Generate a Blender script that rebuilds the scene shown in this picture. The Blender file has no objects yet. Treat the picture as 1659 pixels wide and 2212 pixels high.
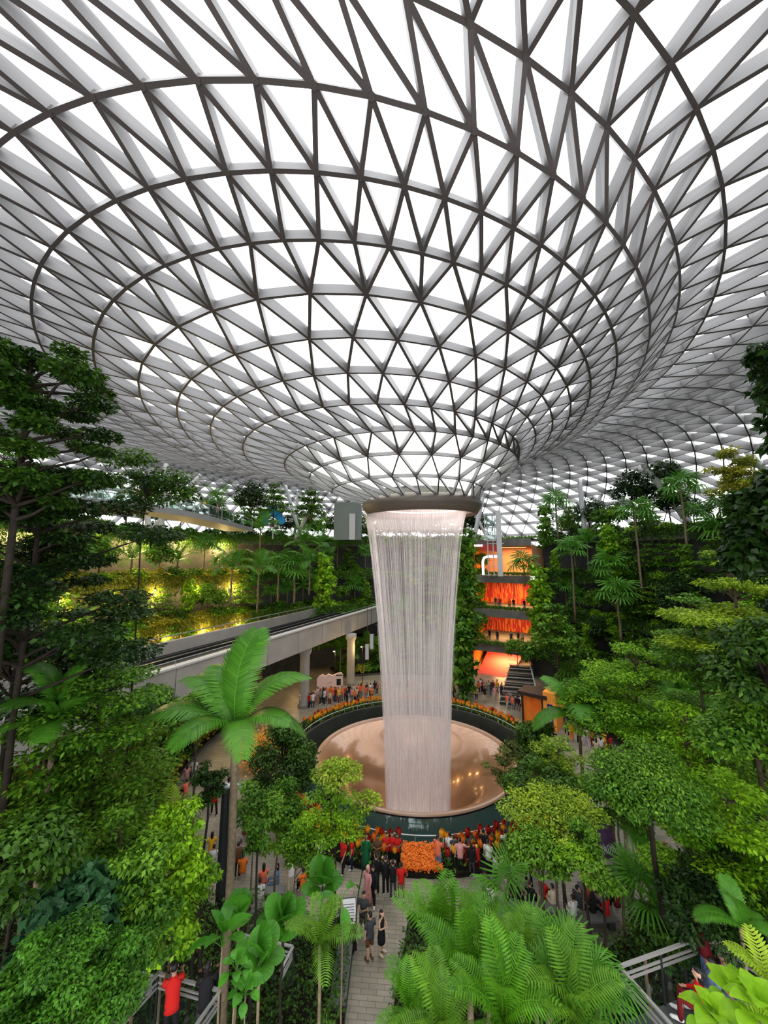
import bpy, math, random
import numpy as np
from mathutils import Vector, Matrix

random.seed(7)
rng = np.random.default_rng(7)
PI = math.pi
R_ = math.radians
scene = bpy.context.scene
COL = scene.collection

# ------------------------------------------------------------------ camera, sky, exposure
CAM_Z, YAW, PITCH, FPX = 16.5, R_(4.36), R_(7.5), 800.0
cam = bpy.data.cameras.new('camera'); cam_o = bpy.data.objects.new('camera', cam); COL.objects.link(cam_o)
cam_o.location = (0, 0, CAM_Z); cam_o.rotation_euler = (PI/2 + PITCH, 0, YAW)
cam.sensor_fit = 'HORIZONTAL'; cam.sensor_width = 36.0; cam.lens = FPX/1659*36.0
cam.clip_start = 0.1; cam.clip_end = 400
scene.camera = cam_o
world = bpy.data.worlds.new('overcast_sky'); scene.world = world; world.use_nodes = True
bg = world.node_tree.nodes['Background']
bg.inputs['Color'].default_value = (0.985, 0.985, 1.0, 1); bg.inputs['Strength'].default_value = 1.0
scene.view_settings.view_transform = 'Standard'; scene.view_settings.look = 'None'
scene.view_settings.gamma = 1.0; scene.view_settings.use_curve_mapping = False
scene.view_settings.exposure = 2.0
cy_ = scene.cycles
cy_.max_bounces = 7; cy_.diffuse_bounces = 3; cy_.glossy_bounces = 2; cy_.transmission_bounces = 4
cy_.transparent_max_bounces = 24; cy_.caustics_reflective = False; cy_.caustics_refractive = False
cy_.sample_clamp_indirect = 6.0

F0 = np.array([-math.sin(YAW), math.cos(YAW), 0.0]); RT = np.array([math.cos(YAW), math.sin(YAW), 0.0])
ZZ = np.array([0, 0, 1.0])
FWD = math.cos(PITCH)*F0 + math.sin(PITCH)*ZZ; UP = -math.sin(PITCH)*F0 + math.cos(PITCH)*ZZ
def ray(px, py): return FWD + (px-829.5)/FPX*RT + (1106-py)/FPX*UP
def at(px, py, D):            # the world point seen at a photo pixel, D metres ahead
    r = ray(px, py); t = D/float(r@F0); p = r*t; return np.array([p[0], p[1], p[2]+CAM_Z])
def on_z(px, py, z):          # the world point seen at a photo pixel, on the level z
    r = ray(px, py); t = (z-CAM_Z)/r[2]; return np.array([r[0]*t, r[1]*t, z])
def ahead(p): return float(p[0]*F0[0]+p[1]*F0[1])
AX = np.array([0.0, 34.5])    # the axis of the oculus and the pool
def pol(r, deg, z=0.0): return np.array([AX[0]+r*math.cos(R_(deg)), AX[1]+r*math.sin(R_(deg)), z])

# ------------------------------------------------------------------ mesh and object helpers
class MB:
    def __init__(s): s.v = []; s.f = []; s.m = []; s.n = 0
    def add(s, verts, faces, mi=0):
        verts = np.asarray(verts, float).reshape(-1, 3)
        s.v.append(verts); o = s.n; s.n += len(verts)
        for f in faces: s.f.append([i+o for i in f]); s.m.append(mi)
        return s
    def box(s, c, d, rz=0.0, mi=0):
        x, y, z = d[0]/2, d[1]/2, d[2]/2
        P = np.array([(-x,-y,-z),(x,-y,-z),(x,y,-z),(-x,y,-z),(-x,-y,z),(x,-y,z),(x,y,z),(-x,y,z)])
        ca, sa = math.cos(rz), math.sin(rz)
        P = np.stack([P[:,0]*ca-P[:,1]*sa, P[:,0]*sa+P[:,1]*ca, P[:,2]], 1) + np.array(c)
        return s.add(P, [(0,3,2,1),(4,5,6,7),(0,1,5,4),(1,2,6,5),(2,3,7,6),(3,0,4,7)], mi)
    def bar(s, p, q, w, h, mi=0, up=(0,0,1)):   # a rectangular bar from p to q
        p, q = np.array(p, float), np.array(q, float); d = q-p; d /= np.linalg.norm(d)+1e-9
        u = np.array(up, float); sd = np.cross(d, u)
        if np.linalg.norm(sd) < 1e-4: sd = np.cross(d, (1,0,0))
        sd /= np.linalg.norm(sd); u = np.cross(sd, d)
        P = []
        for b in (p, q):
            for a, c in ((-1,-1),(1,-1),(1,1),(-1,1)): P.append(b+sd*w/2*a+u*h/2*c)
        return s.add(P, [(0,1,2,3),(7,6,5,4),(0,4,5,1),(1,5,6,2),(2,6,7,3),(3,7,4,0)], mi)
    def tube(s, pts, rad, n=8, mi=0, cap=True):
        pts = np.array(pts, float); rad = np.broadcast_to(np.array(rad, float), (len(pts),))
        t = np.gradient(pts, axis=0); t /= np.linalg.norm(t, axis=1)[:, None]+1e-9
        ref = np.array([0.31, 0.95, 0.05]) if abs(t[0][1]) < 0.9 else np.array([1.0, 0, 0])
        V = []
        for p, d, r in zip(pts, t, rad):
            a = np.cross(d, ref); a /= np.linalg.norm(a)+1e-9; b = np.cross(d, a)
            for k in range(n):
                an = 2*PI*k/n; V.append(p+r*(math.cos(an)*a+math.sin(an)*b))
        F = [(i*n+k, i*n+(k+1)%n, (i+1)*n+(k+1)%n, (i+1)*n+k) for i in range(len(pts)-1) for k in range(n)]
        if cap: F += [tuple(range(n))[::-1], tuple((len(pts)-1)*n+k for k in range(n))]
        return s.add(V, F, mi)
    def lathe(s, prof, c=(0,0), n=48, mi=0, a0=0.0, a1=360.0, sx=1.0, sy=1.0):
        full = abs(a1-a0) >= 359.9; m = n if full else n+1
        V = []
        for k in range(m):
            a = R_(a0+(a1-a0)*k/n)
            for r, z in prof: V.append((c[0]+sx*r*math.cos(a), c[1]+sy*r*math.sin(a), z))
        L = len(prof)
        F = [(k*L+i, ((k+1)%m)*L+i, ((k+1)%m)*L+i+1, k*L+i+1) for k in range(n) for i in range(L-1)]
        return s.add(V, F, mi)
    def build(s, name, mats, parent=None, smooth=False, face_attr=None):
        me = bpy.data.meshes.new(name)
        V = np.concatenate(s.v) if s.v else np.zeros((0,3))
        me.from_pydata(V.tolist(), [], s.f); 
        mats = mats if isinstance(mats, (list, tuple)) else [mats]
        for m in mats: me.materials.append(m)
        if any(s.m): me.polygons.foreach_set('material_index', s.m)
        if smooth: me.polygons.foreach_set('use_smooth', [True]*len(me.polygons))
        me.update()
        return link(name, me, parent)
def link(name, me, parent=None, loc=None, rz=None, scale=None):
    o = bpy.data.objects.new(name, me); COL.objects.link(o)
    if parent is not None: o.parent = parent
    if loc is not None: o.location = tuple(float(x) for x in loc)
    if rz is not None: o.rotation_euler = (0, 0, rz)
    if scale is not None: o.scale = scale if isinstance(scale, tuple) else (scale,)*3
    return o
def tag(o, label=None, cat=None, group=None, kind=None):
    if label: o['label'] = label
    if cat: o['category'] = cat
    if group: o['group'] = group
    if kind: o['kind'] = kind
    return o
def root(name, loc, label, cat, group=None, rz=0.0, scale=1.0):
    o = bpy.data.objects.new(name, None); COL.objects.link(o); o.empty_display_size = 0.1
    o.location = tuple(float(x) for x in loc); o.rotation_euler = (0, 0, rz); o.scale = (scale,)*3
    return tag(o, label, cat, group)
def struct(mb, name, mats, smooth=False, label=None):
    o = mb.build(name, mats, None, smooth); o['kind'] = 'structure'
    if label: o['label'] = label
    return o
ORD = ['first','second','third','fourth','fifth','sixth','seventh','eighth','ninth','tenth','eleventh','twelfth','thirteenth','fourteenth',
       'fifteenth','sixteenth','seventeenth','eighteenth','nineteenth','twentieth']
TENS = {20:'twenty',30:'thirty',40:'forty',50:'fifty',60:'sixty',70:'seventy',80:'eighty',90:'ninety'}
def nth(i):
    i += 1
    if i <= 20: return ORD[i-1]
    if i % 10 == 0: return TENS[i].replace('ty', 'tieth')
    return TENS[i//10*10] + '-' + ORD[i % 10 - 1]

# ------------------------------------------------------------------ materials
def nodes(name):
    m = bpy.data.materials.new(name); m.use_nodes = True
    nt = m.node_tree; return m, nt, nt.nodes['Principled BSDF'], nt.nodes['Material Output']
def mat(name, c, rough=0.6, spec=0.3, metal=0.0, noise=0.0, nscale=4.0, c2=None, coat=0.0, bump=0.0, emit=None, estr=0.0):
    m, nt, b, out = nodes(name)
    b.inputs['Base Color'].default_value = (*c, 1); b.inputs['Roughness'].default_value = rough
    b.inputs['Specular IOR Level'].default_value = spec; b.inputs['Metallic'].default_value = metal
    b.inputs['Coat Weight'].default_value = coat; b.inputs['Coat Roughness'].default_value = 0.08
    if emit: b.inputs['Emission Color'].default_value = (*emit, 1); b.inputs['Emission Strength'].default_value = estr
    if noise or c2 or bump:
        tc = nt.nodes.new('ShaderNodeTexCoord'); n = nt.nodes.new('ShaderNodeTexNoise'); n.inputs['Scale'].default_value = nscale
        n.inputs['Detail'].default_value = 5; nt.links.new(tc.outputs['Object'], n.inputs['Vector'])
        if noise or c2:
            cr = nt.nodes.new('ShaderNodeValToRGB'); cr.color_ramp.elements[0].position = 0.32; cr.color_ramp.elements[1].position = 0.68
            d = c2 or tuple(x*(1-noise) for x in c)
            cr.color_ramp.elements[0].color = (*d, 1); cr.color_ramp.elements[1].color = (*c, 1)
            nt.links.new(n.outputs['Fac'], cr.inputs['Fac']); nt.links.new(cr.outputs['Color'], b.inputs['Base Color'])
        if bump:
            bp = nt.nodes.new('ShaderNodeBump'); bp.inputs['Strength'].default_value = bump
            nt.links.new(n.outputs['Fac'], bp.inputs['Height']); nt.links.new(bp.outputs['Normal'], b.inputs['Normal'])
    return m
def leaf_mat(name, c, c2, rough=0.45, trans=0.22, spec=0.20):
    """Leaf: colour between c (dark) and c2 (light), foliage shade and highlights put in, by the per-leaf attribute and by plant; some light passes through."""
    m, nt, b, out = nodes(name)
    at_ = nt.nodes.new('ShaderNodeAttribute'); at_.attribute_name = 'tint'
    oi = nt.nodes.new('ShaderNodeObjectInfo')
    ma = nt.nodes.new('ShaderNodeMath'); ma.operation = 'MULTIPLY_ADD'; ma.inputs[1].default_value = 0.3; ma.inputs[2].default_value = -0.15
    nt.links.new(oi.outputs['Random'], ma.inputs[0])
    ad = nt.nodes.new('ShaderNodeMath'); ad.operation = 'ADD'; ad.use_clamp = True
    nt.links.new(at_.outputs['Fac'], ad.inputs[0]); nt.links.new(ma.outputs[0], ad.inputs[1])
    mx = nt.nodes.new('ShaderNodeMix'); mx.data_type = 'RGBA'
    mx.inputs['A'].default_value = (*c, 1); mx.inputs['B'].default_value = (*c2, 1)
    nt.links.new(ad.outputs[0], mx.inputs['Factor'])
    col = mx.outputs['Result']
    nt.links.new(col, b.inputs['Base Color']); b.inputs['Roughness'].default_value = rough; b.inputs['Specular IOR Level'].default_value = spec
    tr = nt.nodes.new('ShaderNodeBsdfTranslucent'); nt.links.new(col, tr.inputs['Color'])
    ms = nt.nodes.new('ShaderNodeMixShader'); ms.inputs[0].default_value = trans
    nt.links.new(b.outputs[0], ms.inputs[1]); nt.links.new(tr.outputs[0], ms.inputs[2]); nt.links.new(ms.outputs[0], out.inputs['Surface'])
    return m
M = {}
M['steel'] = mat('grey_painted_steel', (0.20, 0.20, 0.203), 0.45, 0.4)
M['fin_shade'] = mat('grey_brown_fin_shade', (0.060, 0.051, 0.049), 0.5, 0.3)  # shade under the fins and drums put into a darker colour
M['strut'] = mat('pale_grey_steel', (0.52, 0.54, 0.56), 0.35, 0.5)
M['collar'] = mat('warm_grey_collar', (0.10, 0.082, 0.068), 0.4, 0.4)
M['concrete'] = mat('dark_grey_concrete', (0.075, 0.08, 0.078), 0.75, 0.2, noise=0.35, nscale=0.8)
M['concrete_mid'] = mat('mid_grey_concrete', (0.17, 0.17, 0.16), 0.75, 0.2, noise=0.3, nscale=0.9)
M['concrete_pale'] = mat('pale_concrete', (0.38, 0.365, 0.335), 0.7, 0.2, noise=0.18, nscale=0.5)
M['lamplit_wall'] = mat('lamplight_gold_wall', (0.36, 0.235, 0.10), 0.7, 0.2, noise=0.35, nscale=1.2)  # warm lamplight put into the wall colour, pale to throw it back
M['soil'] = mat('dark_soil', (0.018, 0.016, 0.011), 0.95, 0.1, noise=0.4, nscale=3)
M['dark'] = mat('near_black', (0.008, 0.009, 0.010), 0.5, 0.3)
M['black_metal'] = mat('black_metal', (0.015, 0.016, 0.018), 0.4, 0.4)
M['white_metal'] = mat('white_metal', (0.5, 0.505, 0.51), 0.35, 0.4)
M['rail_steel'] = mat('brushed_rail_steel', (0.36, 0.355, 0.34), 0.3, 0.5, metal=0.4)
M['bark'] = mat('grey_brown_bark', (0.10, 0.075, 0.05), 0.85, 0.15, noise=0.5, nscale=6)
M['bark_dark'] = mat('dark_bark', (0.028, 0.022, 0.016), 0.85, 0.15, noise=0.4, nscale=5)
M['bark_pale'] = mat('pale_palm_bark', (0.22, 0.17, 0.11), 0.8, 0.15, noise=0.4, nscale=7)
def glass_mat(name, tint, gloss, fac):
    m, nt, b, out = nodes(name); nt.nodes.remove(b)
    t = nt.nodes.new('ShaderNodeBsdfTransparent'); t.inputs['Color'].default_value = (*tint, 1)
    g = nt.nodes.new('ShaderNodeBsdfGlossy'); g.inputs['Color'].default_value = (*gloss, 1); g.inputs['Roughness'].default_value = 0.03
    x = nt.nodes.new('ShaderNodeMixShader'); x.inputs[0].default_value = fac
    nt.links.new(t.outputs[0], x.inputs[1]); nt.links.new(g.outputs[0], x.inputs[2]); nt.links.new(x.outputs[0], out.inputs['Surface'])
    return m
M['glass'] = glass_mat('clear_roof_glass', (0.96, 0.965, 0.97), (0.9, 0.95, 1.0), 0.05)
M['rail_glass'] = glass_mat('balustrade_glass', (0.80, 0.90, 0.87), (0.9, 1.0, 0.98), 0.12)
def frosted():
    m, nt, b, out = nodes('frosted_glass'); nt.nodes.remove(b)
    t = nt.nodes.new('ShaderNodeBsdfTransparent'); t.inputs['Color'].default_value = (0.93, 0.95, 0.90, 1)
    d = nt.nodes.new('ShaderNodeBsdfTranslucent'); d.inputs['Color'].default_value = (0.95, 0.97, 0.90, 1)
    x = nt.nodes.new('ShaderNodeMixShader'); x.inputs[0].default_value = 0.75
    nt.links.new(t.outputs[0], x.inputs[1]); nt.links.new(d.outputs[0], x.inputs[2]); nt.links.new(x.outputs[0], out.inputs['Surface'])
    return m
M['frosted'] = frosted()
# ------------------------------------------------------------------ the glass roof: a funnel of steel fins and triangular panes
RINGS = [ # rx, ry, cx, cy, z above the camera, nodes, offset in 1/96 turns
 (4.965,4.200,0.832,-1.911,4.964,24,0),(6.539,6.364,-0.432,-2.505,5.866,24,2),(8.011,8.503,-0.683,-3.079,6.701,24,0),
 (9.396,10.599,-0.967,-3.647,7.314,48,0),(10.640,12.655,-2.389,-4.243,7.797,48,1),(11.887,14.570,-2.805,-4.736,8.179,48,0),
 (12.954,16.379,-3.117,-5.186,8.418,48,1),(13.902,18.081,-3.394,-5.641,8.590,48,0),(14.859,19.500,-3.696,-6.057,8.785,96,0),
 (16.221,20.555,-4.129,-6.571,9.140,96,.5),(17.997,21.343,-4.777,-7.181,9.639,96,0),(20.889,21.499,-6.915,-8.618,10.472,96,.5),
 (23.148,22.480,-8.050,-9.234,10.815,96,0)]
ALPHA, TWIST = -0.710, 0.064
prof = [(25.6,11.35),(28.0,11.9),(30.4,12.4),(32.8,12.75),(35.2,12.9),(37.6,12.75),(40,12.3),(42.4,11.5),(44.8,10.4),(47.2,9.0),(49.5,7.2),(51.6,5.1),(53.4,2.6),(54.8,-0.2)]
for i, (r, z) in enumerate(prof):
    k = (i+1)/len(prof)
    RINGS.append((r, r+0.4*(1-k)-0.7+k*4, -8.05+k*5.0, -9.23+k*8.2, z, 96, .5 if i % 2 == 0 else 0))
def ring_pts(R, j):
    rx, ry, cx, cy, z, n, off = R
    st = 96/n; k = np.arange(n); un = ALPHA+off+st*k+TWIST*min(rx, 23.15); a = -PI/2+un*2*PI/96
    return np.stack([cx+rx*np.cos(a), AX[1]+cy+ry*np.sin(a), np.full(n, CAM_Z+z)], 1), a
RP = [ring_pts(R, j) for j, R in enumerate(RINGS)]
def nrm(v): return v/(np.linalg.norm(v, axis=-1, keepdims=True)+1e-12)
RN = []
for j, (P, a) in enumerate(RP):
    Rj = RINGS[j]; lo, hi = RINGS[max(j-1, 0)], RINGS[min(j+1, len(RINGS)-1)]
    d = np.stack([(hi[2]-lo[2])+(hi[0]-lo[0])*np.cos(a), (hi[3]-lo[3])+(hi[1]-lo[1])*np.sin(a), np.full(len(a), hi[4]-lo[4])], 1)
    tg = np.stack([-Rj[0]*np.sin(a), Rj[1]*np.cos(a), np.zeros(len(a))], 1)
    n = nrm(np.cross(d, tg)); n[n[:, 2] < 0] *= -1; RN.append(n)
edges, tris = [], []     # edges ((ring,k),(ring,k),hoop?)
for j in range(len(RINGS)):
    n = RINGS[j][5]
    for k in range(n): edges.append(((j, k), (j, (k+1) % n), True))
    if j == 0: continue
    ni = RINGS[j-1][5]; s = n//ni
    ui, uo = RINGS[j-1][6], RINGS[j][6]
    for k in range(n):
        u = (uo+96/n*k-ui)/(96/ni)         # position among the inner ring's nodes
        lo = math.floor(u+1e-6)
        if abs(u-round(u)) < 1e-3:
            q = round(u) % ni; edges.append(((j, k), (j-1, q), False))
            tris.append(((j-1, q), (j, k), (j, (k+1) % n))); tris.append(((j-1, q), (j, (k-1) % n), (j, k)))
        else:
            a, b = lo % ni, (lo+1) % ni
            edges.append(((j, k), (j-1, a), False)); edges.append(((j, k), (j-1, b), False))
            tris.append(((j-1, a), (j, k), (j-1, b)))
            if s == 1: tris.append(((j-1, b), (j, k), (j, (k+1) % n)))
pt = lambda t: RP[t[0]][0][t[1]]
nm = lambda t: RN[t[0]][t[1]]
A = np.array([pt(e[0]) for e in edges]); B = np.array([pt(e[1]) for e in edges])
NA = np.array([nm(e[0]) for e in edges]); NB = np.array([nm(e[1]) for e in edges])
hoop = np.array([e[2] for e in edges]); rj = np.array([e[0][0] for e in edges])
def fins(w, d0, d1):        # boxes standing on the node surface, from depth d0 to d1 along the normal
    dr = nrm(B-A); sa = nrm(np.cross(dr, NA))*w[:, None]/2; sb = nrm(np.cross(dr, NB))*w[:, None]/2
    V = np.stack([A-sa+NA*d0[:, None], A+sa+NA*d0[:, None], A+sa+NA*d1[:, None], A-sa+NA*d1[:, None],
                  B-sb+NB*d0[:, None], B+sb+NB*d0[:, None], B+sb+NB*d1[:, None], B-sb+NB*d1[:, None]], 1).reshape(-1, 3)
    base = np.array([(0,4,5,1),(1,5,6,2),(2,6,7,3),(3,7,4,0)])   # underside first
    F = (base[None]+8*np.arange(len(A))[:, None, None]).reshape(-1, 4)
    return V, F
def fast(name, V, F, mats, parent=None, mi=None):
    me = bpy.data.meshes.new(name); me.from_pydata(V.tolist(), [], F.tolist())
    for m in (mats if isinstance(mats, list) else [mats]): me.materials.append(m)
    me.update(); return link(name, me, parent)
roof = bpy.data.objects.new('ceiling', None); COL.objects.link(roof); roof['kind'] = 'structure'
roof['label'] = 'funnel shaped glass roof on a lattice of white steel fins'
wd = np.where(hoop, 0.10, 0.115)*np.where(rj < 3, 0.8, 1.0)
dp = np.where(hoop, 0.24, 0.34)*np.where(rj < 3, 0.6, 1.0)*np.where(rj > 13, 2.3, 1.0)
V1, F1 = fins(wd, np.zeros(len(A)), dp)
V2, F2 = fins(wd*0.55, dp+0.02, dp+0.13)
lat = fast('steel_lattice', V1, F1, [M['steel'], M['fin_shade']], roof)
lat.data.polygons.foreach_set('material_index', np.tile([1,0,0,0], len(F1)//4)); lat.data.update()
fast('glazing_bar', V2, F2, M['steel'], roof)
PV = np.concatenate([P+N*0.95 for (P, a), N in zip(RP, RN)]); off = np.concatenate([[0], np.cumsum([R[5] for R in RINGS])])
T = np.array([[off[t[0]]+t[1] for t in tr] for tr in tris]); tj = np.array([max(t[0] for t in tr) for tr in tris])
fast('glass', PV, T[tj > 3], M['glass'], roof)
fast('frosted_glass', PV, T[tj <= 3], M['frosted'], roof)
# nodes where the fins meet: short steel drums
mb = MB()
for j in range(0, 13):
    for p, n in zip(RP[j][0], RN[j]):
        if p[1] < 0.5: continue
        mb.tube([p-n*0.012, p+n*0.2], 0.085 if j >= 3 else 0.075, 6)
mb.build('node_drum', M['fin_shade'], roof)
# ------------------------------------------------------------------ oculus collar, waterfall, pool
I0 = RINGS[0]; IC = (I0[2], AX[1]+I0[3]); CZ = CAM_Z+I0[4]
col = root('oculus_collar', (0, 0, 0), 'warm grey ring collar at the mouth of the roof funnel, above the waterfall', 'collar')
mb = MB(); mb.lathe([(4.60,CZ+.35),(5.02,CZ+.25),(5.25,CZ-.02),(5.28,CZ-.28),(5.12,CZ-.52)], IC, 96, sx=1.0, sy=.86)
mb.build('band', M['collar'], col, True)
mb = MB(); mb.lathe([(5.12,CZ-.52),(5.06,CZ-.60),(4.82,CZ-.98),(4.62,CZ-1.02),(4.55,CZ-.7)], IC, 96, sx=1.0, sy=.86)
mb.build('lower_lip', mat('brown_grey_lip', (0.13,0.10,0.08), 0.45), col, True)
M['pink'] = mat('pink_lit_soffit', (0.78, 0.62, 0.58), 0.5, 0.3)  # pink light on the soffit put into its base colour
mb = MB(); mb.lathe([(4.55,CZ-.7),(4.35,CZ-.62),(4.1,CZ-.45),(2.8,CZ-.3),(2.7,CZ+.2)], IC, 96, sx=1.0, sy=.86)
mb.build('soffit', M['pink'], col, True)

M['lamp_ring'] = mat('pinkish_lamp_ring', (1,.9,.88), .5, emit=(1.0,.80,.76), estr=.35)
mb = MB(); mb.lathe([(3.7,CZ-.43),(3.2,CZ-.38)], IC, 96, sx=1.0, sy=.86); mb.build('lamp_ring', M['lamp_ring'], col, True)

def water_mat(name, base, var, vscale, col, edge, droplets=0.0):
    """Falling water: white drops with gaps between; the gaps are streaks along the fall."""
    m, nt, b, out = nodes(name); nt.nodes.remove(b)
    L = nt.links.new
    uv = nt.nodes.new('ShaderNodeUVMap')
    mp = nt.nodes.new('ShaderNodeMapping'); mp.inputs['Scale'].default_value = (vscale, 1.6, 1); L(uv.outputs[0], mp.inputs['Vector'])
    n1 = nt.nodes.new('ShaderNodeTexNoise'); n1.inputs['Scale'].default_value = 1; n1.inputs['Detail'].default_value = 4; n1.inputs['Roughness'].default_value = .7
    L(mp.outputs[0], n1.inputs['Vector'])
    mp2 = nt.nodes.new('ShaderNodeMapping'); mp2.inputs['Scale'].default_value = (vscale*1.5, 26, 1); L(uv.outputs[0], mp2.inputs['Vector'])
    n2 = nt.nodes.new('ShaderNodeTexNoise'); n2.inputs['Scale'].default_value = 1; n2.inputs['Detail'].default_value = 2; L(mp2.outputs[0], n2.inputs['Vector'])
    ad = nt.nodes.new('ShaderNodeMath'); ad.operation = 'MULTIPLY_ADD'; ad.inputs[1].default_value = droplets; L(n2.outputs['Fac'], ad.inputs[0]); L(n1.outputs['Fac'], ad.inputs[2])
    mr = nt.nodes.new('ShaderNodeMapRange'); mr.inputs['From Min'].default_value = .42+droplets*.5; mr.inputs['From Max'].default_value = .42+droplets*.5+var
    mr.inputs['To Min'].default_value = 0; mr.inputs['To Max'].default_value = 1; L(ad.outputs[0], mr.inputs['Value'])
    sp = nt.nodes.new('ShaderNodeSeparateXYZ'); L(uv.outputs[0], sp.inputs[0])
    cr = nt.nodes.new('ShaderNodeValToRGB'); e = cr.color_ramp.elements      # how much water is in the sheet, from lip to pool
    e[0].position = 0; e[0].color = (base[0],)*3+(1,); e[1].position = 1; e[1].color = (base[-1],)*3+(1,)
    for p, v in zip((.04,.08,.35,.6), base[1:5]): x = e.new(p); x.color = (v,v,v,1)
    L(sp.outputs['Y'], cr.inputs['Fac'])
    a1 = nt.nodes.new('ShaderNodeMath'); a1.operation = 'MULTIPLY_ADD'; a1.inputs[1].default_value = 0.75; a1.inputs[2].default_value = 0.25; L(mr.outputs[0], a1.inputs[0])
    a2 = nt.nodes.new('ShaderNodeMath'); a2.operation = 'MULTIPLY'; a2.use_clamp = True; L(a1.outputs[0], a2.inputs[0]); L(cr.outputs['Color'], a2.inputs[1])
    t = nt.nodes.new('ShaderNodeBsdfTransparent')
    d = nt.nodes.new('ShaderNodeBsdfDiffuse'); d.inputs['Color'].default_value = (*col, 1)
    d2 = nt.nodes.new('ShaderNodeBsdfTranslucent'); d2.inputs['Color'].default_value = (*col, 1)
    x0 = nt.nodes.new('ShaderNodeMixShader'); x0.inputs[0].default_value = .5; L(d.outputs[0], x0.inputs[1]); L(d2.outputs[0], x0.inputs[2])
    x = nt.nodes.new('ShaderNodeMixShader'); L(a2.outputs[0], x.inputs[0]); L(t.outputs[0], x.inputs[1]); L(x0.outputs[0], x.inputs[2])
    L(x.outputs[0], out.inputs['Surface']); return m
WC = (0.24, 33.2)
WP = [(20.75,4.62),(20.3,4.46),(19.3,4.24),(17.0,3.94),(14.8,3.70),(12.8,3.49),(10.7,3.28),(8.66,3.10),(6.5,2.95),(4.5,2.82),(2.4,2.73),(.36,2.66),(-2.6,2.58),(-5.6,2.52)]
def curtain(name, k, m, parent, ph):
    n = 96; V = []; UV = []
    for i in range(n+1):
        a = 2*PI*i/n+ph
        for z, r in WP:
            w = k*(1+.012*math.sin(7*a+ph)+.008*math.sin(13*a)); V.append((WC[0]+r*w*math.cos(a), WC[1]+.9*r*w*math.sin(a), z)); UV.append((i/n, (20.75-z)/26.35))
    L = len(WP); F = [(i*L+j, (i+1)*L+j, (i+1)*L+j+1, i*L+j+1) for i in range(n) for j in range(L-1)]
    me = bpy.data.meshes.new(name); me.from_pydata(V, [], F); me.materials.append(m)
    uvl = me.uv_layers.new(name='fall'); 
    for l in me.loops: uvl.data[l.index].uv = UV[l.vertex_index]
    me.polygons.foreach_set('use_smooth', [True]*len(F)); me.update()
    return link(name, me, parent)
ll = bpy.data.lights.new('collar_light', 'AREA'); ll.shape = 'DISK'; ll.size = 6.6; ll.energy = 90; ll.color = (1.0, .88, .86)
lo = bpy.data.objects.new('collar_light', ll); COL.objects.link(lo); lo.location = (IC[0], IC[1], CZ-.47); lo.parent = col
wf = root('waterfall', (0, 0, 0), 'tall round curtain of falling water between roof funnel and pool', 'waterfall')
wcol = (0.92, 0.86, 0.85)
curtain('water_sheet', 1.0, water_mat('water_outer', (1.25,1.1,.10,.15,.36,.66), .45, 420, wcol, 0, .35), wf, 0)
curtain('water_sheet', .955, water_mat('water_inner', (.5,.3,.09,.13,.3,.55), .5, 260, wcol, 0, .25), wf, .7)
curtain('water_sheet', .90, water_mat('water_core', (.1,.06,.05,.10,.25,.5), .6, 110, wcol, 0, .1), wf, 1.9)

# single strands of water inside the curtain
n = 1700; zz = np.array([w[0] for w in WP]); rr_ = np.array([w[1] for w in WP]); Vw, Fw = [], []
for i in range(n):
    a = rng.random()*2*PI; low = i >= 700; k = (1.035 if low else 1)-(.17 if low else .13)*rng.random()**1.2; z0 = (13-rng.random()*11) if low else (20.4-rng.random()**2*9); z1 = max(-5.4, z0-rng.uniform(6, 22)); m = max(3, int((z0-z1)/2)); zs = np.linspace(z0, z1, m)
    r = np.interp(-zs, -zz, rr_)*k; w = rng.uniform(.003, .0075)
    aa = a+np.cumsum(rng.normal(size=m)*.0015); P_ = np.stack([WC[0]+r*np.cos(aa), WC[1]+.9*r*np.sin(aa), zs], 1)
    t = np.linspace(0, 1, m)*PI; ww = (w*(.25+.75*np.sin(t)))[:, None]
    V = np.concatenate([P_+ww*np.array([math.cos(b), math.sin(b), 0]) for b in (0, 2.1, 4.2)])
    if not Vw: base_ = 0
    for k_ in range(3):
        k2 = (k_+1) % 3; j = np.arange(m-1)
        Fw.append(np.stack([base_+k_*m+j, base_+k2*m+j, base_+k2*m+j+1, base_+k_*m+j+1], 1))
    Vw.append(V); base_ += len(V)
me = bpy.data.meshes.new('water_strand'); me.from_pydata(np.concatenate(Vw).tolist(), [], np.concatenate(Fw).tolist()); me.materials.append(mat('white_water', wcol, .6, .2)); me.update()
o = link('water_strand', me, wf); o['kind'] = 'stuff'
PC = (0.0, 34.3); LX, LY = 8.45, 7.85
pool = root('fountain_pool', (PC[0], PC[1], 0), 'round funnel pool of pale bronze under the waterfall', 'pool')
M['bowl'] = mat('wet_pale_bronze_bowl', (0.40, 0.205, 0.10), 0.24, 0.6, metal=0.45, noise=0.12, nscale=0.35, coat=1.0)
M['lip'] = mat('peach_stone_lip', (0.36, 0.22, 0.14), 0.35, 0.5, coat=.4)
M['teal'] = mat('dark_teal_glass_wall', (0.05, 0.10, 0.088), 0.05, 0.9, metal=.2)
M['moat'] = mat('dark_water', (0.010, 0.020, 0.020), 0.06, 0.6)
M['rim_dark'] = mat('dark_moat_wall', (0.045, 0.05, 0.042), 0.5, 0.3, noise=.4, nscale=.7)
sy = LY/LX
mb = MB(); mb.lathe([(8.05,-.02),(7.4,-.28),(6.4,-.85),(5.4,-1.65),(4.5,-2.7),(3.7,-4.0),(3.1,-5.4),(2.6,-7)], (0,0), 96, sy=sy); o = mb.build('bowl', M['bowl'], pool, True)
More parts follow.
